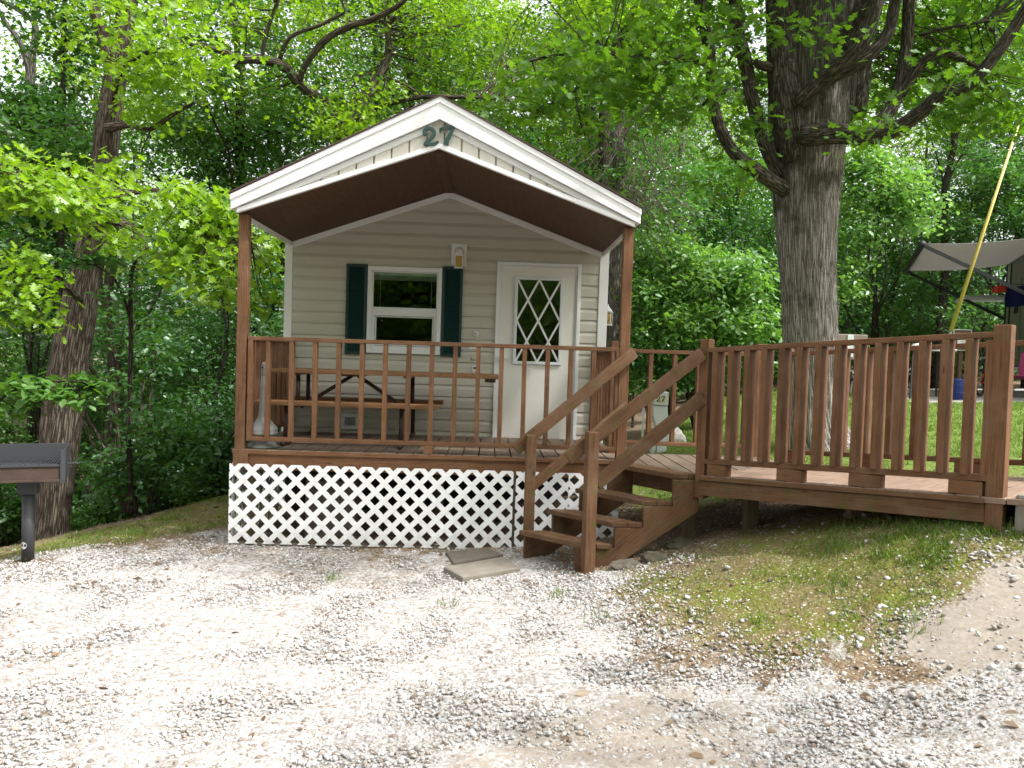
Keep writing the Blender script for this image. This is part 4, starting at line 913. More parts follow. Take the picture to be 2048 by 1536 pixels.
def proto_tree(seed, H, r, c0, cw, nlobe, nspray, per, lsize, lm, bm, tpl=DIAM, lean=0.0, sig=.22):
    """a free-standing tree at the origin: tapered trunk with limbs, crown of leaf sprays in uneven lobes"""
    rr_ = random.Random(seed); t = bpy.data.objects.new('tree', None); COL.objects.link(t)
    top = Vector((lean*H*.5, rr_.uniform(-.3,.3), H*.93)); tr = wander((0,0,-.4), top, 12, .035, seed); mb = MB(); mb.tube(tr, taper(r*1.12,r*.12,12,.8), 12, True, False, .12)
    cent = []; anchors = list(tr[5:])
    for k in range(nlobe):
        zf = c0+(1-c0)*((k+.5)/nlobe)**.9; a = k*2.4+rr_.random(); shape = math.sin(min(1,(1-zf)/(1-c0)*1.35+.12)*math.pi*.5)
        d = cw*shape*rr_.uniform(.45,.95); idx = min(11,max(2,int((zf-.12)*12))); b0 = tr[idx]; c = Vector((b0.x+d*math.cos(a), b0.y+d*math.sin(a), H*zf))
        lim = wander(b0, c, 6, .08, seed+k); mb.tube(lim, taper(max(.02,r*.42*(1.1-zf)),.008,6), 7, False); anchors += lim[2:]
        rad = cw*rr_.uniform(.42,.7)*(shape*.6+.4); cent.append((c, rad))
    pts = np.concatenate([blob(c,(rad,rad,rad*.62),max(3,int(nspray/nlobe)),.35) for c,rad in cent])
    twigs(mb, anchors, pts, .006, .1, 4)
    mb.build('trunk', bm, t); leaves('crown', sprays(pts, per, sig, .4), lsize, tpl, lm, t, .35, .55)
    return t
def place(t, x, y, sc=1, rz=None, dz=0, first=[]):
    c = t if t.name not in first else t.copy()
    if c is not t:
        COL.objects.link(c)
        for ch in t.children: q = ch.copy(); COL.objects.link(q); q.parent = c
    else: first.append(t.name)
    c.location = (x, y, hz(x,y)+dz); c.rotation_euler = (0,0,rnd.uniform(0,6.28) if rz is None else rz); c.scale = (sc,sc,sc*rnd.uniform(.92,1.1)); return c
TALL = [proto_tree(1,16,.20,.30,3.2,16,900,17,.125,'lf_forest','bark_dark'), proto_tree(2,17,.16,.38,2.8,14,760,17,.125,'lf_cool','bark_dark'), proto_tree(3,14,.17,.25,3.0,15,820,17,.13,'lf_dark','bark_left'), proto_tree(4,15,.13,.42,2.6,12,640,17,.125,'lf_yellow','bark_pale')]
SAP = [proto_tree(11,5.5,.05,.16,1.5,11,420,14,.115,'lf_dark','bark_dark',OVATE), proto_tree(12,4.2,.04,.12,1.3,10,360,14,.115,'lf_forest','bark_left',OVATE), proto_tree(13,6.5,.06,.22,1.6,11,420,14,.115,'lf_cool','bark_dark',OVATE)]
def proto_shrub(seed, h, wd, ns, per, lsize, lm):
    t = bpy.data.objects.new('shrub', None); COL.objects.link(t); mb = MB(); rr_=random.Random(seed); anchors=[]
    for k in range(7):
        a=k*.9+rr_.random(); e=Vector((wd*.55*math.cos(a)*rr_.uniform(.3,1),wd*.55*math.sin(a)*rr_.uniform(.3,1),h*rr_.uniform(.6,.95))); p=wander((.05*math.cos(a),.05*math.sin(a),-.15),e,6,.07,seed*9+k); mb.tube(p,taper(.016,.004,6),6,False); anchors+=p[1:]
    pts = np.concatenate([blob(Vector((rr_.uniform(-.4,.4)*wd,rr_.uniform(-.4,.4)*wd,h*rr_.uniform(.25,.8))),(wd*.4,wd*.4,h*.25),ns//6,.2) for k in range(6)]); pts[:,2]=np.maximum(pts[:,2],.05)
    twigs(mb,anchors,pts,.004,.1,4); mb.build('stems','bark_dark',t); leaves('foliage',sprays(pts,per,.14,.5),lsize,OVATE,lm,t,.3,.6); return t
SHR = [proto_shrub(21,1.5,1.3,230,11,.10,'lf_dark'), proto_shrub(22,1.1,1.1,200,11,.09,'lf_forest'), proto_shrub(23,2.0,1.3,260,11,.10,'lf_cool')]
for q in TALL+SAP: q['category']='tree'
for q in SHR: q['category']='shrub'
def wood_fill(kind, name, label, cat, group, spots, scs):
    for i,(x,y) in enumerate(spots):
        t = place(kind[i%len(kind)], x, y, rnd.uniform(*scs)); t.name = name; tag(t, label, cat, group)
def grid(x0,x1,y0,y1,n,mind,ok,seed):
    r = random.Random(seed); out=[]; tries=0
    while len(out)<n and tries<6000:
        tries+=1; p=(r.uniform(x0,x1),r.uniform(y0,y1))
        if ok(*p) and all((p[0]-q[0])**2+(p[1]-q[1])**2>mind**2 for q in out): out.append(p)
    return out
notcabin = lambda x,y: not(-3.6<x<2.6 and y<7.4)
leftok = lambda x,y: x < -3.6-.12*max(0,y-3) - max(0,2.2-y)*.9 or y>7.6
G1,G2,G3 = 'trees in the shady wood left of the cabin','trees in the wood behind the cabin','trees in the wood behind the camp lawn'
wood_fill(TALL,'forest_tree','tall thin trunked tree of the dark wood left of the cabin','tree',G1, grid(-18,-3.6,7.5,23,12,1.9,leftok,1),(.85,1.15))
wood_fill(SAP,'sapling','leafy young tree of the understorey left of the cabin','tree','saplings left of the cabin', grid(-13,-3.7,2.8,14,26,1.0,lambda x,y: leftok(x,y) and (y>5.6 or x>-4.7),2),(.6,1.0))
wood_fill(SHR,'shrub','low dark leafy shrub at the wood edge left of the cabin','shrub','shrubs left of the cabin', grid(-11,-3.8,1.6,9.5,22,.8,lambda x,y: leftok(x,y) and (y>5.4 or x>-4.6+.0*y and y>2.6),3),(.6,1.1))
wood_fill(TALL,'forest_tree','tall leafy tree of the wood rising behind the cabin roof','tree',G2, grid(-3.6,3.4,9.2,24,11,2.2,lambda x,y:True,4),(.8,1.1))
wood_fill(SAP,'sapling','leafy young tree of the understorey behind the cabin','tree','saplings behind the cabin', grid(-3.6,3.6,7.4,18,20,1.0,lambda x,y:True,5),(.7,1.15))
rightok = lambda x,y: y > 14.8+.0*x or (x<6.5 and y>11.5)
wood_fill(TALL,'forest_tree','tall dark tree of the wood beyond the camp lawn','tree',G3, grid(3.2,24,12,28,20,2.0,rightok,6),(.75,1.1))
wood_fill(SAP,'sapling','leafy young tree of the understorey beyond the camp lawn','tree','saplings beyond the camp lawn', grid(3.0,24,11.6,22,30,1.1,rightok,7),(.8,1.25))
for q in list(TALL+SAP+SHR):
    pass
# far wood: one mass
C_ = np.concatenate([blob((x,y,-1+z),(4,3,3.2),60,.2) for x,y,z in [(rnd.uniform(-38,42),rnd.uniform(27,42),rnd.uniform(0,9)) for _ in range(210)]+[(rnd.uniform(4,46),rnd.uniform(26,40),rnd.uniform(0,6)) for _ in range(130)]])
tag(leaves('far_wood', sprays(C_,9,.55,.5), .34, DIAM, 'lf_dark', None, .3, .7), 'mass of distant woodland foliage', None, None, 'stuff')

def limb(mb, pts, sides=12, wob=.08, k=5, relief=0):
    """pts: photo pixel x, y, distance plane Y, width in pixels"""
    q = [(*at(a,b_,Y), max(.008,wd/2*(Y+7.4)/F_PX)) for a,b_,Y,wd in pts]; s = smooth2(q,k); v0 = len(mb.v)
    mb.tube([Vector(p[:3]) for p in s], [max(.006,p[3]) for p in s], sides, True, False, wob)
    if relief:
        for i,p in enumerate(s):
            c = Vector(p[:3])
            for a in range(sides):
                v = Vector(mb.v[v0+i*sides+a]); d = v-c; r0 = d.length; d.normalize(); w2 = mnoise.noise(Vector((v.x*2.2,v.y*2.2,v.z*1.1)))*.5
                n1 = abs(mnoise.noise(Vector((d.x*r0*17+w2, d.y*r0*17+w2*.7, v.z*2.3+w2)))); n2 = abs(mnoise.noise(Vector((d.x*r0*36, d.y*r0*36, v.z*5+9))))
                f = relief*(-1.2*max(0,1-n1/.2)-.5*max(0,1-n2/.2)+mnoise.noise(v*1.7)*1.6)
                mb.v[v0+i*sides+a] = tuple(v+d*f)
    return [Vector(p[:3]) for p in s]
def clumps(lst):
    return np.concatenate([blob(at(a,b_,Y),r,n,.2) for a,b_,Y,r,n in lst])
# big oak on the right
oak = thing('oak_tree', 'massive grey oak with thick forking trunk rising behind the ramp', 'tree', (*at(1634,900,2.85).xy, hz(4.2,2.85)))
mb = MB(); an=[]
limb(mb, [(1655,945,2.85,230),(1644,905,2.85,158),(1630,850,2.85,118),(1622,690,2.85,108),(1618,600,2.85,106),(1614,480,2.85,114),(1614,400,2.85,126),(1617,320,2.85,138),(1620,240,2.85,152),(1622,150,2.85,160),(1624,60,2.85,160),(1628,-40,2.85,150),(1635,-250,2.9,110),(1640,-500,3,60)], 190, .05, 22, .011)
mb.cur = 1
an += limb(mb, [(1592,320,2.72,70),(1574,200,2.66,70),(1564,90,2.62,62),(1560,0,2.6,58),(1550,-160,2.6,39.6),(1530,-420,2.4,21.5)], 28, .06)
an += limb(mb, [(1650,280,2.9,95),(1668,180,2.9,88),(1672,80,3.0,80),(1680,0,3.1,74),(1700,-200,3.3,55),(1720,-480,3.4,21.5)], 30, .06)
an += limb(mb, [(1700,230,2.95,60),(1720,130,3.0,41.3),(1700,60,3.1,34.4),(1690,-40,3.2,31)],18)
an += limb(mb, [(1570,380,2.7,31),(1520,345,2.4,28.4),(1465,300,2.1,24.9),(1430,220,2.0,21.5),(1420,110,1.9,21.5),(1400,0,1.8,22.4),(1385,-120,1.7,17.2)], 18)
an += limb(mb, [(1560,350,2.8,29.2),(1530,290,2.7,25.8),(1505,200,2.7,25.8),(1490,120,2.6,27.5),(1472,40,2.5,25.8),(1465,-120,2.4,18.9)], 18)
an += limb(mb, [(1600,205,2.45,34.4),(1650,158,2.2,32.7),(1712,128,2.0,28.4),(1770,75,1.9,24.1),(1790,0,1.8,22.4),(1800,-120,1.5,18.9)], 18)
an += limb(mb, [(1660,145,1.9,29.2),(1715,100,1.7,29.2),(1745,40,1.6,25.8),(1770,-60,1.5,20.6)], 16)
an += limb(mb, [(1605,272,2.5,43),(1680,268,2.2,39.6),(1741,274,1.9,34.4),(1790,260,1.7,31),(1840,226,1.5,27.5),(1885,188,1.3,25.8),(1934,172,1.1,24.1),(1990,110,.9,24.1),(2050,20,.7,22.4),(2110,-90,.3,18.9)], 20)
an += limb(mb, [(1745,270,1.9,29.2),(1790,200,2.1,27.5),(1812,110,2.2,24.1),(1818,0,2.3,22.4),(1822,-120,2.4,15.5)], 16)
an += limb(mb, [(1800,190,2.1,20.6),(1840,130,2.0,20.6),(1885,104,1.8,18.9),(1932,122,1.6,13.8),(1970,140,1.5,6.9)], 12)
an += limb(mb, [(1840,70,2.2,6.9),(1900,55,1.9,6.9),(1980,40,1.7,5.2)], 8)
an += limb(mb, [(1420,130,1.9,13.8),(1362,115,1.6,11.2),(1320,122,1.4,9.5),(1247,110,1.2,7.7),(1195,103,1.1,6.9),(1104,112,.9,6),(1013,134,.8,3.4)], 10)
an += limb(mb, [(1205,104,1.1,6),(1195,140,1.1,5.2),(1150,180,1.0,4.3),(1075,222,.9,2.6)], 8); an += limb(mb, [(1150,180,1.0,4.3),(1162,250,1.0,2.6)],8)
an += limb(mb, [(1470,180,2.3,12),(1430,190,2.1,8.6),(1390,225,2.0,4.3)],8)
an += limb(mb, [(1545,135,2.6,20.6),(1520,130,2.5,17.2),(1508,122,2.5,12)],10)
for pts in (((4.2,2.6,5.6),(4.4,1.2,6.9),(4.4,-.8,7.5),(4.2,-2.6,7.7),(5.2,-2.9,7.8)),((4.35,-.6,7.45),(3.2,-1.6,7.6),(2.4,-2.3,7.65),(1.4,-2.2,7.6)),((4.3,2.9,6.0),(5.2,1.5,7.4),(5.8,0,8.2)),((4.1,2.8,6.5),(3.2,1.8,8.0),(2.2,.8,8.4))):  # limbs towards the viewer are added out of view to carry the shading clumps
    q = [Vector(p) for p in smooth2(pts,6)]; mb.tube(q, taper(.11,.02,len(q)-1), 10, True, False, .08); an += q
trunk_mb = mb
C_ = clumps([(1440,50,2.6,(.7,.7,.5),22),(1370,150,1.6,(.6,.6,.35),18),(1490,180,3.4,(.5,.5,.4),16),(1480,250,2.4,(.4,.4,.25),7),(1250,120,1.1,(.8,.6,.3),22),(1130,150,.9,(.7,.5,.3),18),(1060,190,.8,(.5,.4,.25),9),(1170,240,1.0,(.15,.15,.3),6),
 (1320,60,1.6,(.8,.7,.4),20),(1330,205,1.8,(.5,.5,.3),9),(1700,30,3.6,(.6,.5,.4),18),(1760,130,4.2,(.6,.6,.4),20),(1850,60,3.8,(.9,.8,.5),40),(1900,110,3.4,(.9,.8,.5),40),(1970,40,3.0,(.8,.8,.5),36),(1940,215,2.6,(.7,.6,.35),22),(2020,180,2.2,(.7,.6,.4),22),(1830,150,3.8,(.7,.7,.4),26),(1740,264,1.4,(.12,.12,.10),4),(1795,236,2.4,(.3,.3,.15),5),(2040,100,1.4,(.5,.5,.4),12),(1900,160,.9,(.25,.2,.12),4),(1480,60,1.6,(.25,.2,.15),4),(1600,45,1.5,(.12,.12,.1),3),(1655,75,1.5,(.15,.12,.1),3),
 (1450,-90,2.2,(1.2,1,.5),34),(1650,-110,2.6,(1.4,1.2,.6),34),(1850,-90,2.6,(1.4,1.2,.6),44),(2060,-70,2,(1.2,1.2,.7),40),(1250,-60,1.4,(1.2,1,.4),30),(1420,345,2.1,(.4,.4,.25),6)])
over = np.concatenate([blob(c,r,n,.25) for c,r,n in [((3.6,2.4,9.5),(3.4,3.2,2.0),220),((5.5,.0,8.2),(2.2,2.0,1.1),110),((2.2,.6,8.4),(2.2,2.2,1.0),90),((2.6,-2.4,7.6),(1.0,.8,.5),60),((3.9,-2.6,7.8),(1.0,.8,.5),60),((5.3,-2.7,7.8),(.9,.7,.5),50),((1.5,-2.2,7.6),(.8,.8,.4),36)]])  # clumps towards the viewer are added out of view to shade the porch front
twigs(trunk_mb, an, np.concatenate([C_,over]), .006, .1, 2); trunk_mb.build('trunk',['bark_oak','bark_limb'],oak)
leaves('crown', sprays(np.concatenate([C_,over]),18,.22,.45), .125, OAKL, 'lf_oak', oak, .35, .5)

# leaning oak on the left, its bright lower sprays reaching out over the lawn
lo = thing('oak_tree', 'leaning grey brown oak with forked top at the wood edge behind the grill', 'tree', (*at(105,1050,4.6).xy, hz(-6.3,4.6)))
mb = MB(); an=[]
limb(mb, [(98,1085,4.6,83),(104,1040,4.6,67),(112,950,4.6,68),(122,850,4.6,76),(136,740,4.6,72),(153,640,4.6,67),(172,540,4.6,59),(190,450,4.6,54),(205,350,4.6,49),(215,270,4.6,47),(226,190,4.6,45),(238,120,4.6,41),(250,50,4.6,36),(258,-30,4.6,32),(270,-200,4.6,22)], 110, .05, 14, .008)
an += limb(mb, [(228,130,4.6,30),(205,70,4.5,24),(188,20,4.4,20),(175,-60,4.3,15)],14)
an += limb(mb, [(215,255,4.5,20),(260,250,4.0,12),(300,258,3.8,10),(345,230,3.6,8),(390,205,3.5,5)],10)
an += limb(mb, [(225,215,4.4,14),(235,160,3.8,11),(270,115,3.4,10),(340,95,3.0,8)],10)
an += limb(mb, [(195,410,4.3,26),(220,405,3.4,20),(250,390,2.6,15),(300,380,2.0,10),(360,395,1.6,7),(420,430,1.4,4),(500,470,1.5,3)],10)
an += limb(mb, [(190,420,4.3,22),(150,395,3.3,15),(90,340,2.4,11),(40,345,1.8,8),(0,335,1.5,6)],10)
an += limb(mb, [(180,470,4.3,16),(230,440,3.2,10),(285,470,2.2,7),(292,505,2.0,3)],8)
an += limb(mb, [(160,600,4.3,15),(110,560,3.0,9),(60,540,2.0,6),(20,560,1.6,4)],8)
trunk_mb = mb
C_ = clumps([(40,390,1.6,(.5,.4,.25),26),(120,400,1.8,(.5,.4,.25),17),(205,400,2.2,(.3,.3,.2),8),(50,330,1.8,(.4,.4,.2),14),(180,430,2.2,(.4,.3,.15),10),(320,400,1.6,(.4,.4,.25),15),(400,400,1.4,(.4,.4,.25),17),(450,440,1.3,(.25,.3,.25),16),(370,470,1.3,(.35,.3,.2),20),(430,530,1.2,(.25,.3,.25),18),(350,520,1.3,(.25,.25,.2),8),(300,505,1.4,(.12,.12,.12),4),(50,530,1.5,(.3,.3,.18),12),(60,570,1.5,(.25,.25,.12),7),(15,620,1.4,(.15,.2,.12),8),(75,630,1.5,(.12,.12,.1),4),(445,590,1.2,(.12,.15,.12),5),(520,500,2.4,(.22,.3,.35),18),(170,360,2.6,(.3,.3,.15),8),(210,330,2.8,(.3,.3,.15),7),(240,480,2.0,(.25,.25,.12),7),(535,590,2.5,(.12,.2,.2),7)])
twigs(trunk_mb, an, C_, .006, .1, 1); trunk_mb.build('trunk','bark_left',lo)
leaves('crown', sprays(C_,12,.16,.5), .125, OAKL, 'lf_yellow', lo, .45, .45)
C2 = clumps([(240,125,3.2,(.3,.3,.2),5),(300,60,3.2,(.8,.8,.4),22),(270,200,3.4,(.3,.3,.2),5),(330,140,3.4,(.7,.6,.35),20),(150,40,4.6,(.6,.7,.4),10),(390,110,3.3,(.7,.7,.4),20),(310,-60,3.4,(1.4,1.2,.6),34),(170,-70,4.0,(1.2,1.2,.6),20),(290,230,3.8,(.4,.4,.2),9)])
leaves('upper_crown', sprays(C2,15,.22,.45), .115, OAKL, 'lf_yellow', lo, .4, .5)
tw = clumps([(160,520,2.4,(.3,.3,.12),10),(230,510,2.4,(.4,.3,.12),14),(300,560,2.3,(.3,.3,.12),10),(260,590,2.3,(.25,.25,.1),6)])
t = thing('understorey_tree', 'shaded broad leaved branch tree in front of the leaning oak trunk', 'tree', (*at(285,960,2.6).xy, hz(-4.5,2.6)))
mb = MB(); an = limb(mb, [(262,1010,2.6,9),(258,850,2.6,9),(262,700,2.5,9),(262,560,2.5,8),(275,520,2.4,6),(300,500,2.4,3)],9); an += limb(mb,[(262,640,2.5,7),(230,560,2.4,5),(170,520,2.4,3)],8)
twigs(mb, an, tw, .005, .1, 1); mb.build('trunk','bark_dark',t); leaves('crown', sprays(tw,9,.1,.4), .13, OVATE, 'lf_cool', t, .3, .4)
tw = clumps([(40,775,1.2,(.3,.25,.1),16),(110,790,1.2,(.35,.25,.1),20),(170,765,1.4,(.25,.2,.08),12),(20,820,1.3,(.2,.2,.1),8),(195,775,1.4,(.08,.08,.05),4)])
t = thing('understorey_tree', 'low spreading branch of mid green leaves just above the grill', 'tree', (*at(-40,1120,1.2).xy, hz(-5.4,1.2)))
mb = MB(); an = limb(mb, [(-50,1120,1.2,9),(-40,900,1.2,8),(0,800,1.2,6),(90,765,1.2,4),(190,765,1.3,2)],8); twigs(mb, an, tw, .005, .1, 1); mb.build('trunk','bark_dark',t); leaves('crown', sprays(tw,10,.1,.35), .12, OVATE, 'lf_forest', t, .3, .35)

# oak behind the cabin with curving limbs over the roof
bo = thing('oak_tree', 'spreading oak behind the cabin whose curved limbs arch over the roof', 'tree', (*at(700,800,7.4).xy, hz(-2.6,7.4)))
mb = MB(); an=[]
limb(mb, [(700,800,7.4,40),(700,500,7.4,36),(690,330,7.3,34),(672,225,7.0,24)],18)
an += limb(mb, [(690,300,7.1,24),(655,212,6.6,20),(635,195,6.5,19),(600,168,6.4,20),(570,135,6.2,20),(540,122,6.0,19),(505,118,5.8,18),(470,118,5.6,17),(445,103,5.4,14),(410,95,5.2,10),(340,80,5,6)],14)
an += limb(mb, [(600,160,6.3,10),(612,128,6.2,12),(650,80,6.1,13),(700,52,6.0,13),(745,38,5.9,12),(800,8,5.8,10),(840,-40,5.7,7)],12)
an += limb(mb, [(560,118,6.1,9),(580,75,6.0,8),(640,50,5.9,7),(690,25,5.8,5)],10); an += limb(mb, [(523,118,5.9,8),(535,60,5.8,7),(556,0,5.7,6)],10)
an += limb(mb, [(690,280,7.2,20),(755,215,6.9,12),(790,204,6.8,11),(840,194,6.7,10),(900,194,6.6,8),(990,197,6.5,5)],10); an += limb(mb, [(850,195,6.7,5),(800,165,6.6,5),(735,147,6.5,4),(700,180,6.5,3)],8)
an += limb(mb, [(690,260,7.2,22),(760,150,7.5,20),(778,95,7.6,14),(770,40,7.7,10)],12)
trunk_mb = mb
C_ = clumps([(a,b_,Y,(.85,.8,.42),15) for a,b_,Y in [(a,b_,Y+1.8) for a,b_,Y in [(460,60,5.2),(520,30,5.4),(420,150,5.0),(560,170,5.8),(620,110,5.8),(680,150,6.2),(720,90,6.0),(780,30,5.8),(850,60,6.0),(880,120,6.2),(930,60,6.2),(980,20,6.2),(660,20,5.8),(600,40,5.6),(760,180,6.4),(840,155,6.5),(940,150,6.4),(1000,110,6.3),(700,225,6.5),(690,250,4.3),(665,225,4.5),(735,215,4.6),(680,270,4.6),(490,190,5.4),(640,190,6.2),(1030,170,6.5),(1060,60,6.4),(380,30,5.0),(1000,210,6.4),(870,15,6)]]]+[(700,-90,6,(3.2,1.6,.9),80),(950,-80,6.2,(2.6,1.6,.8),60),(480,-90,5.4,(2,1.4,.8),44)])
twigs(trunk_mb, an, C_, .006, .1, 2); trunk_mb.build('trunk','bark_left',bo)
leaves('crown', sprays(C_,18,.26,.5), .10, OAKL, 'lf_yellow', bo, .4, .5)

# vine-covered tree right of the cabin roof
vt = thing('vine_tree', 'broken topped tree hung with dry vines right of the cabin roof', 'tree', (*at(1226,800,6.6).xy, hz(2.1,6.6)))
mb = MB(); limb(mb, [(1224,860,6.6,34),(1226,700,6.6,30),(1232,560,6.6,30),(1240,440,6.6,30),(1238,330,6.6,28),(1234,265,6.6,26)],20,.12)
an = limb(mb, [(1234,270,6.6,14),(1245,225,6.6,10),(1238,180,6.6,9)],10); an += limb(mb, [(1230,290,6.6,14),(1195,245,6.7,15),(1172,218,6.8,12)],10)
an += limb(mb, [(1245,280,6.6,12),(1270,235,6.5,11),(1330,195,6.4,8)],10); mb.build('trunk','bark_pale',vt)
mb = MB(); limb(mb, [(1215,860,7.6,26),(1210,500,7.6,26),(1208,250,7.6,24),(1225,110,7.6,18),(1262,40,7.6,14),(1280,-40,7.6,10)],14); q = thing('forest_tree','dark straight trunk rising beside the vine hung tree','tree',(*at(1215,860,7.6).xy,hz(2,7.6)))
mb.build('trunk','bark_dark',q); leaves('crown', sprays(clumps([(1250,40,7.6,(1.2,1,.8),40),(1180,-20,7.6,(1.2,1,.8),40),(1310,-20,7.6,(1,1,.8),40)]),12,.22,.4),.13,OVATE,'lf_yellow',q)
mb = MB(); r_=random.Random(5)
for k in range(150):
    a = at(r_.gauss(1255,45), r_.uniform(235,400), 6.45+r_.uniform(-.5,.4)); n=7; d = Vector((r_.gauss(.15,.55),r_.gauss(0,.25),-r_.uniform(.3,1.6))); pts = wander(a,a+d,n,.14,k+900); mb.tube(pts,taper(.009,.004,n),4,False)
for p,q2 in (((1310,345),(1440,302)),((1350,410),(1382,360)),((1300,430),(1420,395)),((1330,450),(1400,420)),((1180,320),(1205,270))):
    mb.tube(wander(at(*p,6.4),at(*q2,6.2),6,.06,p[0]),taper(.012,.005,6),5,False)
mb.build('vines','twig',vt)
tw = clumps([(1250,350,6.3,(.6,.4,.5),26),(1330,440,6.3,(.6,.4,.3),20),(1200,380,6.8,(.5,.4,.4),22),(1210,190,6.8,(.5,.4,.4),14),(1285,200,6.5,(.4,.4,.3),12)])
leaves('leaves', sprays(tw,10,.15,.5), .11, OVATE, 'lf_forest', vt)
# bright bushes and light crown
def bush(label, lst, m, base, lsize=.115, per=13, name='bush', cat='bush', mt='bark_dark', sig=.16):
    t = thing(name, label, cat, (*base.xy, hz(base.x,base.y))); C_ = clumps(lst); mb = MB(); an=[]
    for k in range(6):
        e = C_[k*len(C_)//6]; p = wander((base.x+.1*math.cos(k),base.y+.1*math.sin(k),hz(base.x,base.y)-.1), e, 7, .07, k+len(C_)); mb.tube(p,taper(.035,.008,7),7,False); an += p[2:]
    twigs(mb, an, C_, .005, .1, 3); mb.build('stems',mt,t); leaves('foliage', sprays(C_,per,sig,.45), lsize, OVATE, m, t, .45, .55); return t
bush('bright green rounded bush between the cabin corner and the oak trunk', [(1420,560,6.4,(.75,.7,.6),150),(1350,520,6.6,(.5,.5,.4),60),(1490,560,6.5,(.55,.5,.5),90),(1400,650,6.2,(.9,.6,.4),110),(1300,610,6.5,(.4,.5,.6),60),(1500,650,6.4,(.6,.5,.4),70)], 'lf_bush', at(1400,815,6.6))
bush('dark leafy thicket below the bright bush behind the pedestal', [(1290,720,6.3,(.5,.4,.5),70),(1370,740,6.4,(.6,.5,.4),70),(1470,720,6.9,(.7,.5,.4),80),(1270,560,7.2,(.4,.5,1.0),80)], 'lf_dark', at(1340,830,6.8), .10)
bush('sunlit pale green tree crown right of the oak trunk above the awning', [(1770,370,12,(1.0,.9,.8),160),(1710,330,12.2,(.6,.7,.6),70),(1820,420,11.8,(.6,.6,.7),80),(1720,460,12,(.8,.7,.8),100),(1690,560,12,(.6,.6,.8),60)], 'lf_bush', at(1740,785,12.2), .14, 13, 'light_tree', 'tree', 'bark_dark', .2)
# pale forked tree at top left and slim trunks
q = thing('forked_tree','pale bare forked trunk against the sky at top left','tree',(*at(66,900,10).xy,hz(-10,10))); mb = MB()
limb(mb,[(66,900,10,22),(64,500,10,20),(60,220,10,18),(61,145,10,18),(66,100,10,13),(70,50,10.2,11),(40,22,10.3,9),(0,0,10.4,8),(-40,-20,10.5,6)],12); limb(mb,[(60,150,10,14),(50,110,9.9,11),(34,75,9.8,10),(10,45,9.7,9),(0,25,9.6,8),(-30,-20,9.5,6)],12); limb(mb,[(68,60,10.2,9),(72,0,10.1,8),(74,-80,10,6)],10); mb.build('trunk','bark_pale',q)
leaves('crown', sprays(clumps([(20,250,10,(1.2,1,.6),40),(110,240,10,(.8,1,.5),26),(0,330,10,(1,1,.5),30),(40,-50,10,(1.4,1,.5),30),(120,330,10,(.8,.8,.5),26)]),12,.22,.4),.15,OVATE,'lf_cool',q)
q = thing('forest_tree','slim dark trunked tree left of the leaning oak fork','tree',(*at(122,900,7.5).xy,hz(-8,7.5))); mb = MB(); limb(mb,[(115,960,7.5,13),(120,600,7.5,12),(123,330,7.5,12),(127,150,7.5,10),(130,-60,7.5,8)],10); mb.build('trunk','bark_dark',q)
leaves('crown', sprays(clumps([(100,60,7.5,(.7,.7,.6),24),(160,90,7.5,(.6,.6,.5),20),(90,200,7.5,(.5,.6,.4),18),(140,250,7.5,(.6,.6,.4),18),(170,-40,7.5,(1,.8,.6),30),(60,330,7.5,(.6,.6,.4),20)]),12,.2,.4),.13,OVATE,'lf_dark',q)
q = thing('multi_stem_shrub','tall bare stemmed shrub at the lawn edge left of the porch','shrub',(*at(248,1020,3.4).xy,hz(-4.9,3.4))); mb = MB(); an=[]
for k,(a,b_) in enumerate(((150,800),(190,860),(230,790),(262,720),(290,740),(312,700),(270,820))): an += limb(mb,[(246+k*3,1025,3.4,9),(240+(a-240)*.4+k*3,930,3.4,7),(a,b_,3.4,4)],7)
mb.build('stems','bark_left',q); leaves('foliage', sprays(np.concatenate([clumps([(160,790,3.4,(.3,.3,.2),10),(240,760,3.4,(.4,.3,.3),16),(310,690,3.4,(.3,.3,.3),14)])]),9,.12,.5),.1,OVATE,'lf_dark',q)

bush('mid green leafy tree standing behind the left end of the cabin roof', [(470,300,8.4,(.9,.8,.7),100),(560,270,8.6,(.9,.8,.6),100),(640,230,8.8,(.8,.7,.5),70),(400,280,8.4,(.7,.7,.6),70),(520,380,8.2,(.7,.7,.6),70),(430,220,8.6,(.7,.7,.5),50),(350,240,8.8,(.7,.7,.6),60),(440,360,8.3,(.6,.6,.6),50),(560,200,8.9,(.8,.7,.5),50),(690,250,8.8,(.6,.6,.4),40)], 'lf_bush', at(500,800,8.6), .115, 14, 'leafy_tree', 'tree', 'bark_dark', .2)
bush('dark green dense tree at the far left edge of the wood', [(60,220,7.6,(.8,.8,.5),60),(120,300,7.4,(.8,.8,.5),70),(40,330,7.5,(.8,.8,.5),60),(20,430,7.8,(.8,.8,.6),60),(90,480,7.8,(.7,.8,.5),50),(140,400,7.6,(.5,.6,.5),40),(60,600,7.6,(.8,.8,.7),60),(-40,520,7.6,(.8,.8,.8),50)], 'lf_dark', at(60,1000,7.6), .14, 13, 'dense_tree', 'tree', 'bark_dark', .22)
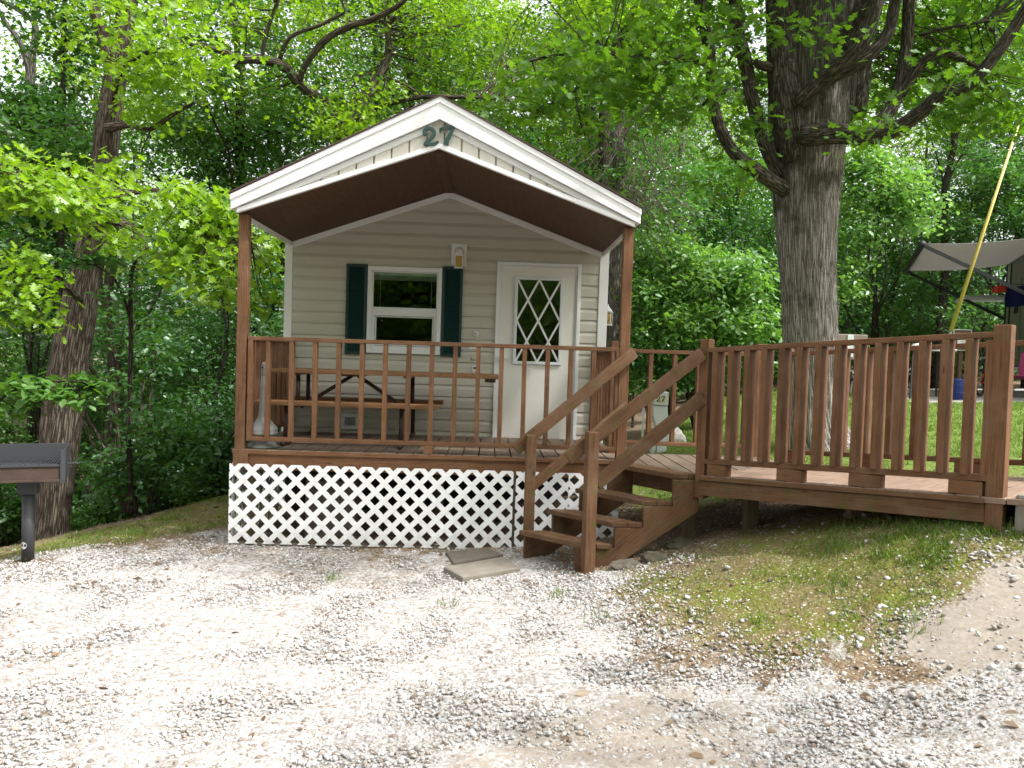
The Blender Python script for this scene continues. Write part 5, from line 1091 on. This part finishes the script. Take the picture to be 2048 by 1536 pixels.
# canopy behind and beside the viewer: shades the yard and shows in the window glass
r_ = random.Random(3); C_=[]
for k in range(26):
    x, y = r_.uniform(-1,15), r_.uniform(-15,-3.5)
    if min(seg_dist(np.array([x]),np.array([y]),[(6.0,-3.7),(10.2,-6)])[0], seg_dist(np.array([x]),np.array([y]),[(1.4,-4.2),(4.6,-6)])[0]) < 2.0: continue
    C_.append(blob((x,y,r_.uniform(8,13)),(1.8,1.8,.9),34,.1))
D_ = [blob((r_.uniform(-20,22),r_.uniform(-30,-17),r_.uniform(-.3,1)+14*r_.random()**1.2),(2.4,1.6,1.9),46,.1) for k in range(150)]
tag(leaves('wood_edge', sprays(np.concatenate(D_+[blob((r_.uniform(-20,22),r_.uniform(-31,-20),r_.uniform(-.3,6)),(2.4,1.6,1.6),50,.1) for k in range(170)]),11,.4,.5), .40, DIAM, 'lf_yellow', None, .3, .8), 'dense wood edge across the yard that the window glass mirrors', None, None, 'stuff')
tag(leaves('woodland_canopy', sprays(np.concatenate(C_),11,.3,.45), .2, DIAM, 'lf_forest', None, .3, .6), 'leafy canopy of the wood on the viewer side of the yard', None, None, 'stuff')

# ------------------------------------------------------------------ gravel, litter, grass
bm = bmesh.new(); bmesh.ops.create_icosphere(bm, subdivisions=1, radius=1); bm.verts.ensure_lookup_table()
IV = np.array([tuple(v.co) for v in bm.verts]); IF = np.array([[v.index for v in f.verts] for f in bm.faces]); bm.free()
def stones(name, P, size, label, m):
    n=len(P); k=len(IV)
    J = IV[None]*(1+rng.uniform(-.3,.3,(n,k,1))); J = J*np.stack([rng.uniform(.75,1.25,n),rng.uniform(.55,.95,n),rng.uniform(.35,.75,n)],1)[:,None]
    q = rng.normal(0,1,(n,3,3)); q[:,2] += np.array([0,0,2.2]); z = q[:,2]/np.linalg.norm(q[:,2],axis=1,keepdims=True); x = q[:,0]-(q[:,0]*z).sum(1,keepdims=True)*z; x/=np.linalg.norm(x,axis=1,keepdims=True); y=np.cross(z,x)
    V = P[:,None]+size[:,None,None]*(J[...,0:1]*x[:,None]+J[...,1:2]*y[:,None]+J[...,2:3]*z[:,None])
    loops=(np.arange(n)[:,None,None]*k+IF[None]).ravel()
    return tag(npmesh(name, V.reshape(-1,3), loops, np.full(n*len(IF),3), m, np.repeat(rng.random(n),len(IF))), label, None, None, 'stuff')
def stone_mat():
    m, n, b = mat('gravel_stones'); t = N(n,'ShaderNodeAttribute',attribute_name='tint'); o=objco(n)
    c = ramp(n, t.outputs['Fac'], [(0,(.15,.115,.09)),(.14,(.27,.235,.205)),(.4,(.375,.355,.34)),(.72,(.455,.448,.448)),(.93,(.55,.55,.555)),(1,(.30,.21,.15))])
    c = mixc(n, mth(n,'MULTIPLY',noise(n,o,120,4),.22), c, (.38,.34,.31)); L(n,c,b.inputs['Base Color']); b.inputs['Roughness'].default_value=.9; b.inputs['Specular IOR Level'].default_value=.2; bump(n,b,noise(n,o,220,3),.3,.003); return m
M['stone'] = stone_mat()
def samp(n, x0,x1,y0,y1): return rng.uniform(x0,x1,n), rng.uniform(y0,y1,n)
x, y = samp(165000,-5.2,4.6,-4.75,.6); g,mm,ss = zones(x,y); cl = vnoise(x,y,2.2,21)
keep = rng.random(len(x)) < np.maximum(g*(.5+.6*cl)*(1-.85*ss), np.where(g<.1,.012,.05)+.05*ss); x,y,g = x[keep],y[keep],g[keep]
sz = .0088*np.exp(rng.normal(0,.36,len(x))); sz = np.clip(sz,.0045,.023)
stones('gravel', np.stack([x,y,hgt(x,y)+sz*.14],1), sz, 'white crushed limestone gravel covering the yard', 'stone')
x, y = samp(9000,1.3,5.2,-3.6,2.5); k_ = (sdf(x,y,SAND)>-.2)&(sdf(x,y,SAND)<.1)|(rng.random(len(x))<.08); x,y=x[k_],y[k_]; sz=np.clip(.009*np.exp(rng.normal(0,.5,len(x))),.004,.026)
ex, ey = samp(26000,.7,4.2,-3.4,-.9); eb = sdf(ex,ey,BANK)+(vnoise(ex,ey,4,61)-.5)*.5; k_ = (rng.random(len(ex)) < .5*np.exp(-((eb+.08)/.26)**2)) & (sdf(ex,ey,SAND)<.05) & (sdf(ex,ey,GRAVEL)>-.75); x = np.concatenate([x,ex[k_]]); y = np.concatenate([y,ey[k_]]); sz = np.concatenate([sz, np.clip(.0085*np.exp(rng.normal(0,.38,k_.sum())),.004,.022)])
stones('loose_stones', np.stack([x,y,hgt(x,y)+sz*.4],1), sz, 'scattered pale stones along the sandy edge and bank', 'stone')
# litter
x, y = samp(26000,-7,6,-4.5,4.5); g,mm,ss = zones(x,y); cl = vnoise(x,y,1.6,33); pr = .12+.5*sstep(-2.0,-.6,y)*cl+.35*sstep(.6,1.6,x)*(y<-.3)*cl+.5*(y>.6)*(x<-2.2)+.05*(y>.6)*(x>1)
k_ = rng.random(len(x)) < pr*(1-ss)*.75; x,y=x[k_],y[k_]; n=len(x); sz=np.clip(.026*np.exp(rng.normal(0,.5,n)),.01,.085)
tag(scatter('leaf_litter', np.stack([x,y,hgt(x,y)+.012],1), rng.normal(0,1,(n,3))*np.array([1,1,.15]), np.stack([rng.normal(0,.4,n),rng.normal(0,.4,n),np.ones(n)],1), sz, OVATE, 'litter'), 'brown dead leaf litter strewn over gravel and bank', None, None, 'stuff')
x, y = samp(60000,-5,4.5,-4.7,.5); g,mm,ss = zones(x,y); k_ = rng.random(len(x)) < (.12+.6*(1-g))*(1-ss)*(.3+vnoise(x,y,1.9,91)); x,y=x[k_],y[k_]; n=len(x); sz=np.clip(.011*np.exp(rng.normal(0,.4,n)),.005,.03)
tag(scatter('bark_flecks', np.stack([x,y,hgt(x,y)+.013],1), rng.normal(0,1,(n,3))*np.array([1,1,.2]), np.stack([rng.normal(0,.5,n),rng.normal(0,.5,n),np.ones(n)],1), sz, DIAM, 'litter'), 'small brown flecks of bark and leaf between the gravel stones', None, None, 'stuff')
# grass
def grass(name, x, y, h, label):
    n=len(x); D = np.stack([rng.normal(0,.45,n),rng.normal(0,.45,n),np.ones(n)],1); a=rng.random(n)*6.28
    tag(scatter(name, np.stack([x,y,hgt(x,y)-.005],1), D, np.stack([np.cos(a),np.sin(a),np.zeros(n)],1), h*(.5+rng.random(n)), BLADE, 'grassm'), label, None, None, 'stuff')
x,y = samp(150000,1.0,5.5,-3.4,-.2); mw = sstep(-.35,.5,sdf(x,y,BANK)+(vnoise(x,y,3,41)-.5)*.9); lush = sstep(1.8,2.9,x)*sstep(-1.6,-2.3,y); k_ = rng.random(len(x)) < mw*(.07+.93*lush*(.35+.9*vnoise(x,y,7,42)))*(sstep(.3,.6,vnoise(x,y,5,43))*.7+.3); x,y=x[k_],y[k_]
grass('bank_grass', x, y, .05, 'short green grass on the bank below the ramp')
x,y = samp(190000,1.5,13,.7,14); mw = sstep(-.2,.4,sdf(x,y,LAWN))*(sdf(x,y,PAD)<-.1); k_ = rng.random(len(x)) < mw*(.6+.4*vnoise(x,y,3,44)); x,y=x[k_],y[k_]
grass('lawn_grass', x, y, .05, 'mown green grass of the camp lawn beyond the ramp')
x,y = samp(30000,-6,-2.3,-.9,4.6); mw = sstep(-.2,.4,sdf(x,y,LEFTG)); k_ = rng.random(len(x)) < mw*sstep(.35,.65,vnoise(x,y,2.5,45)); x,y=x[k_],y[k_]
grass('verge_grass', x, y, .045, 'thin grass and moss on the slope left of the porch')
tx = []; 
for a,b_ in ((-.25,-1.75),(.55,-1.66),(-1.2,-1.1),(.75,-2.2),(-3.35,.12),(-3.0,.6),(-2.75,1.3),(3.55,-2.5),(1.35,-2.35),(1.7,-2.6)): tx += [(a+rnd.gauss(0,.05),b_+rnd.gauss(0,.05)) for _ in range(26)]
tx = np.array(tx); grass('weeds', tx[:,0], tx[:,1], .06, 'small green weeds sprouting through the gravel')
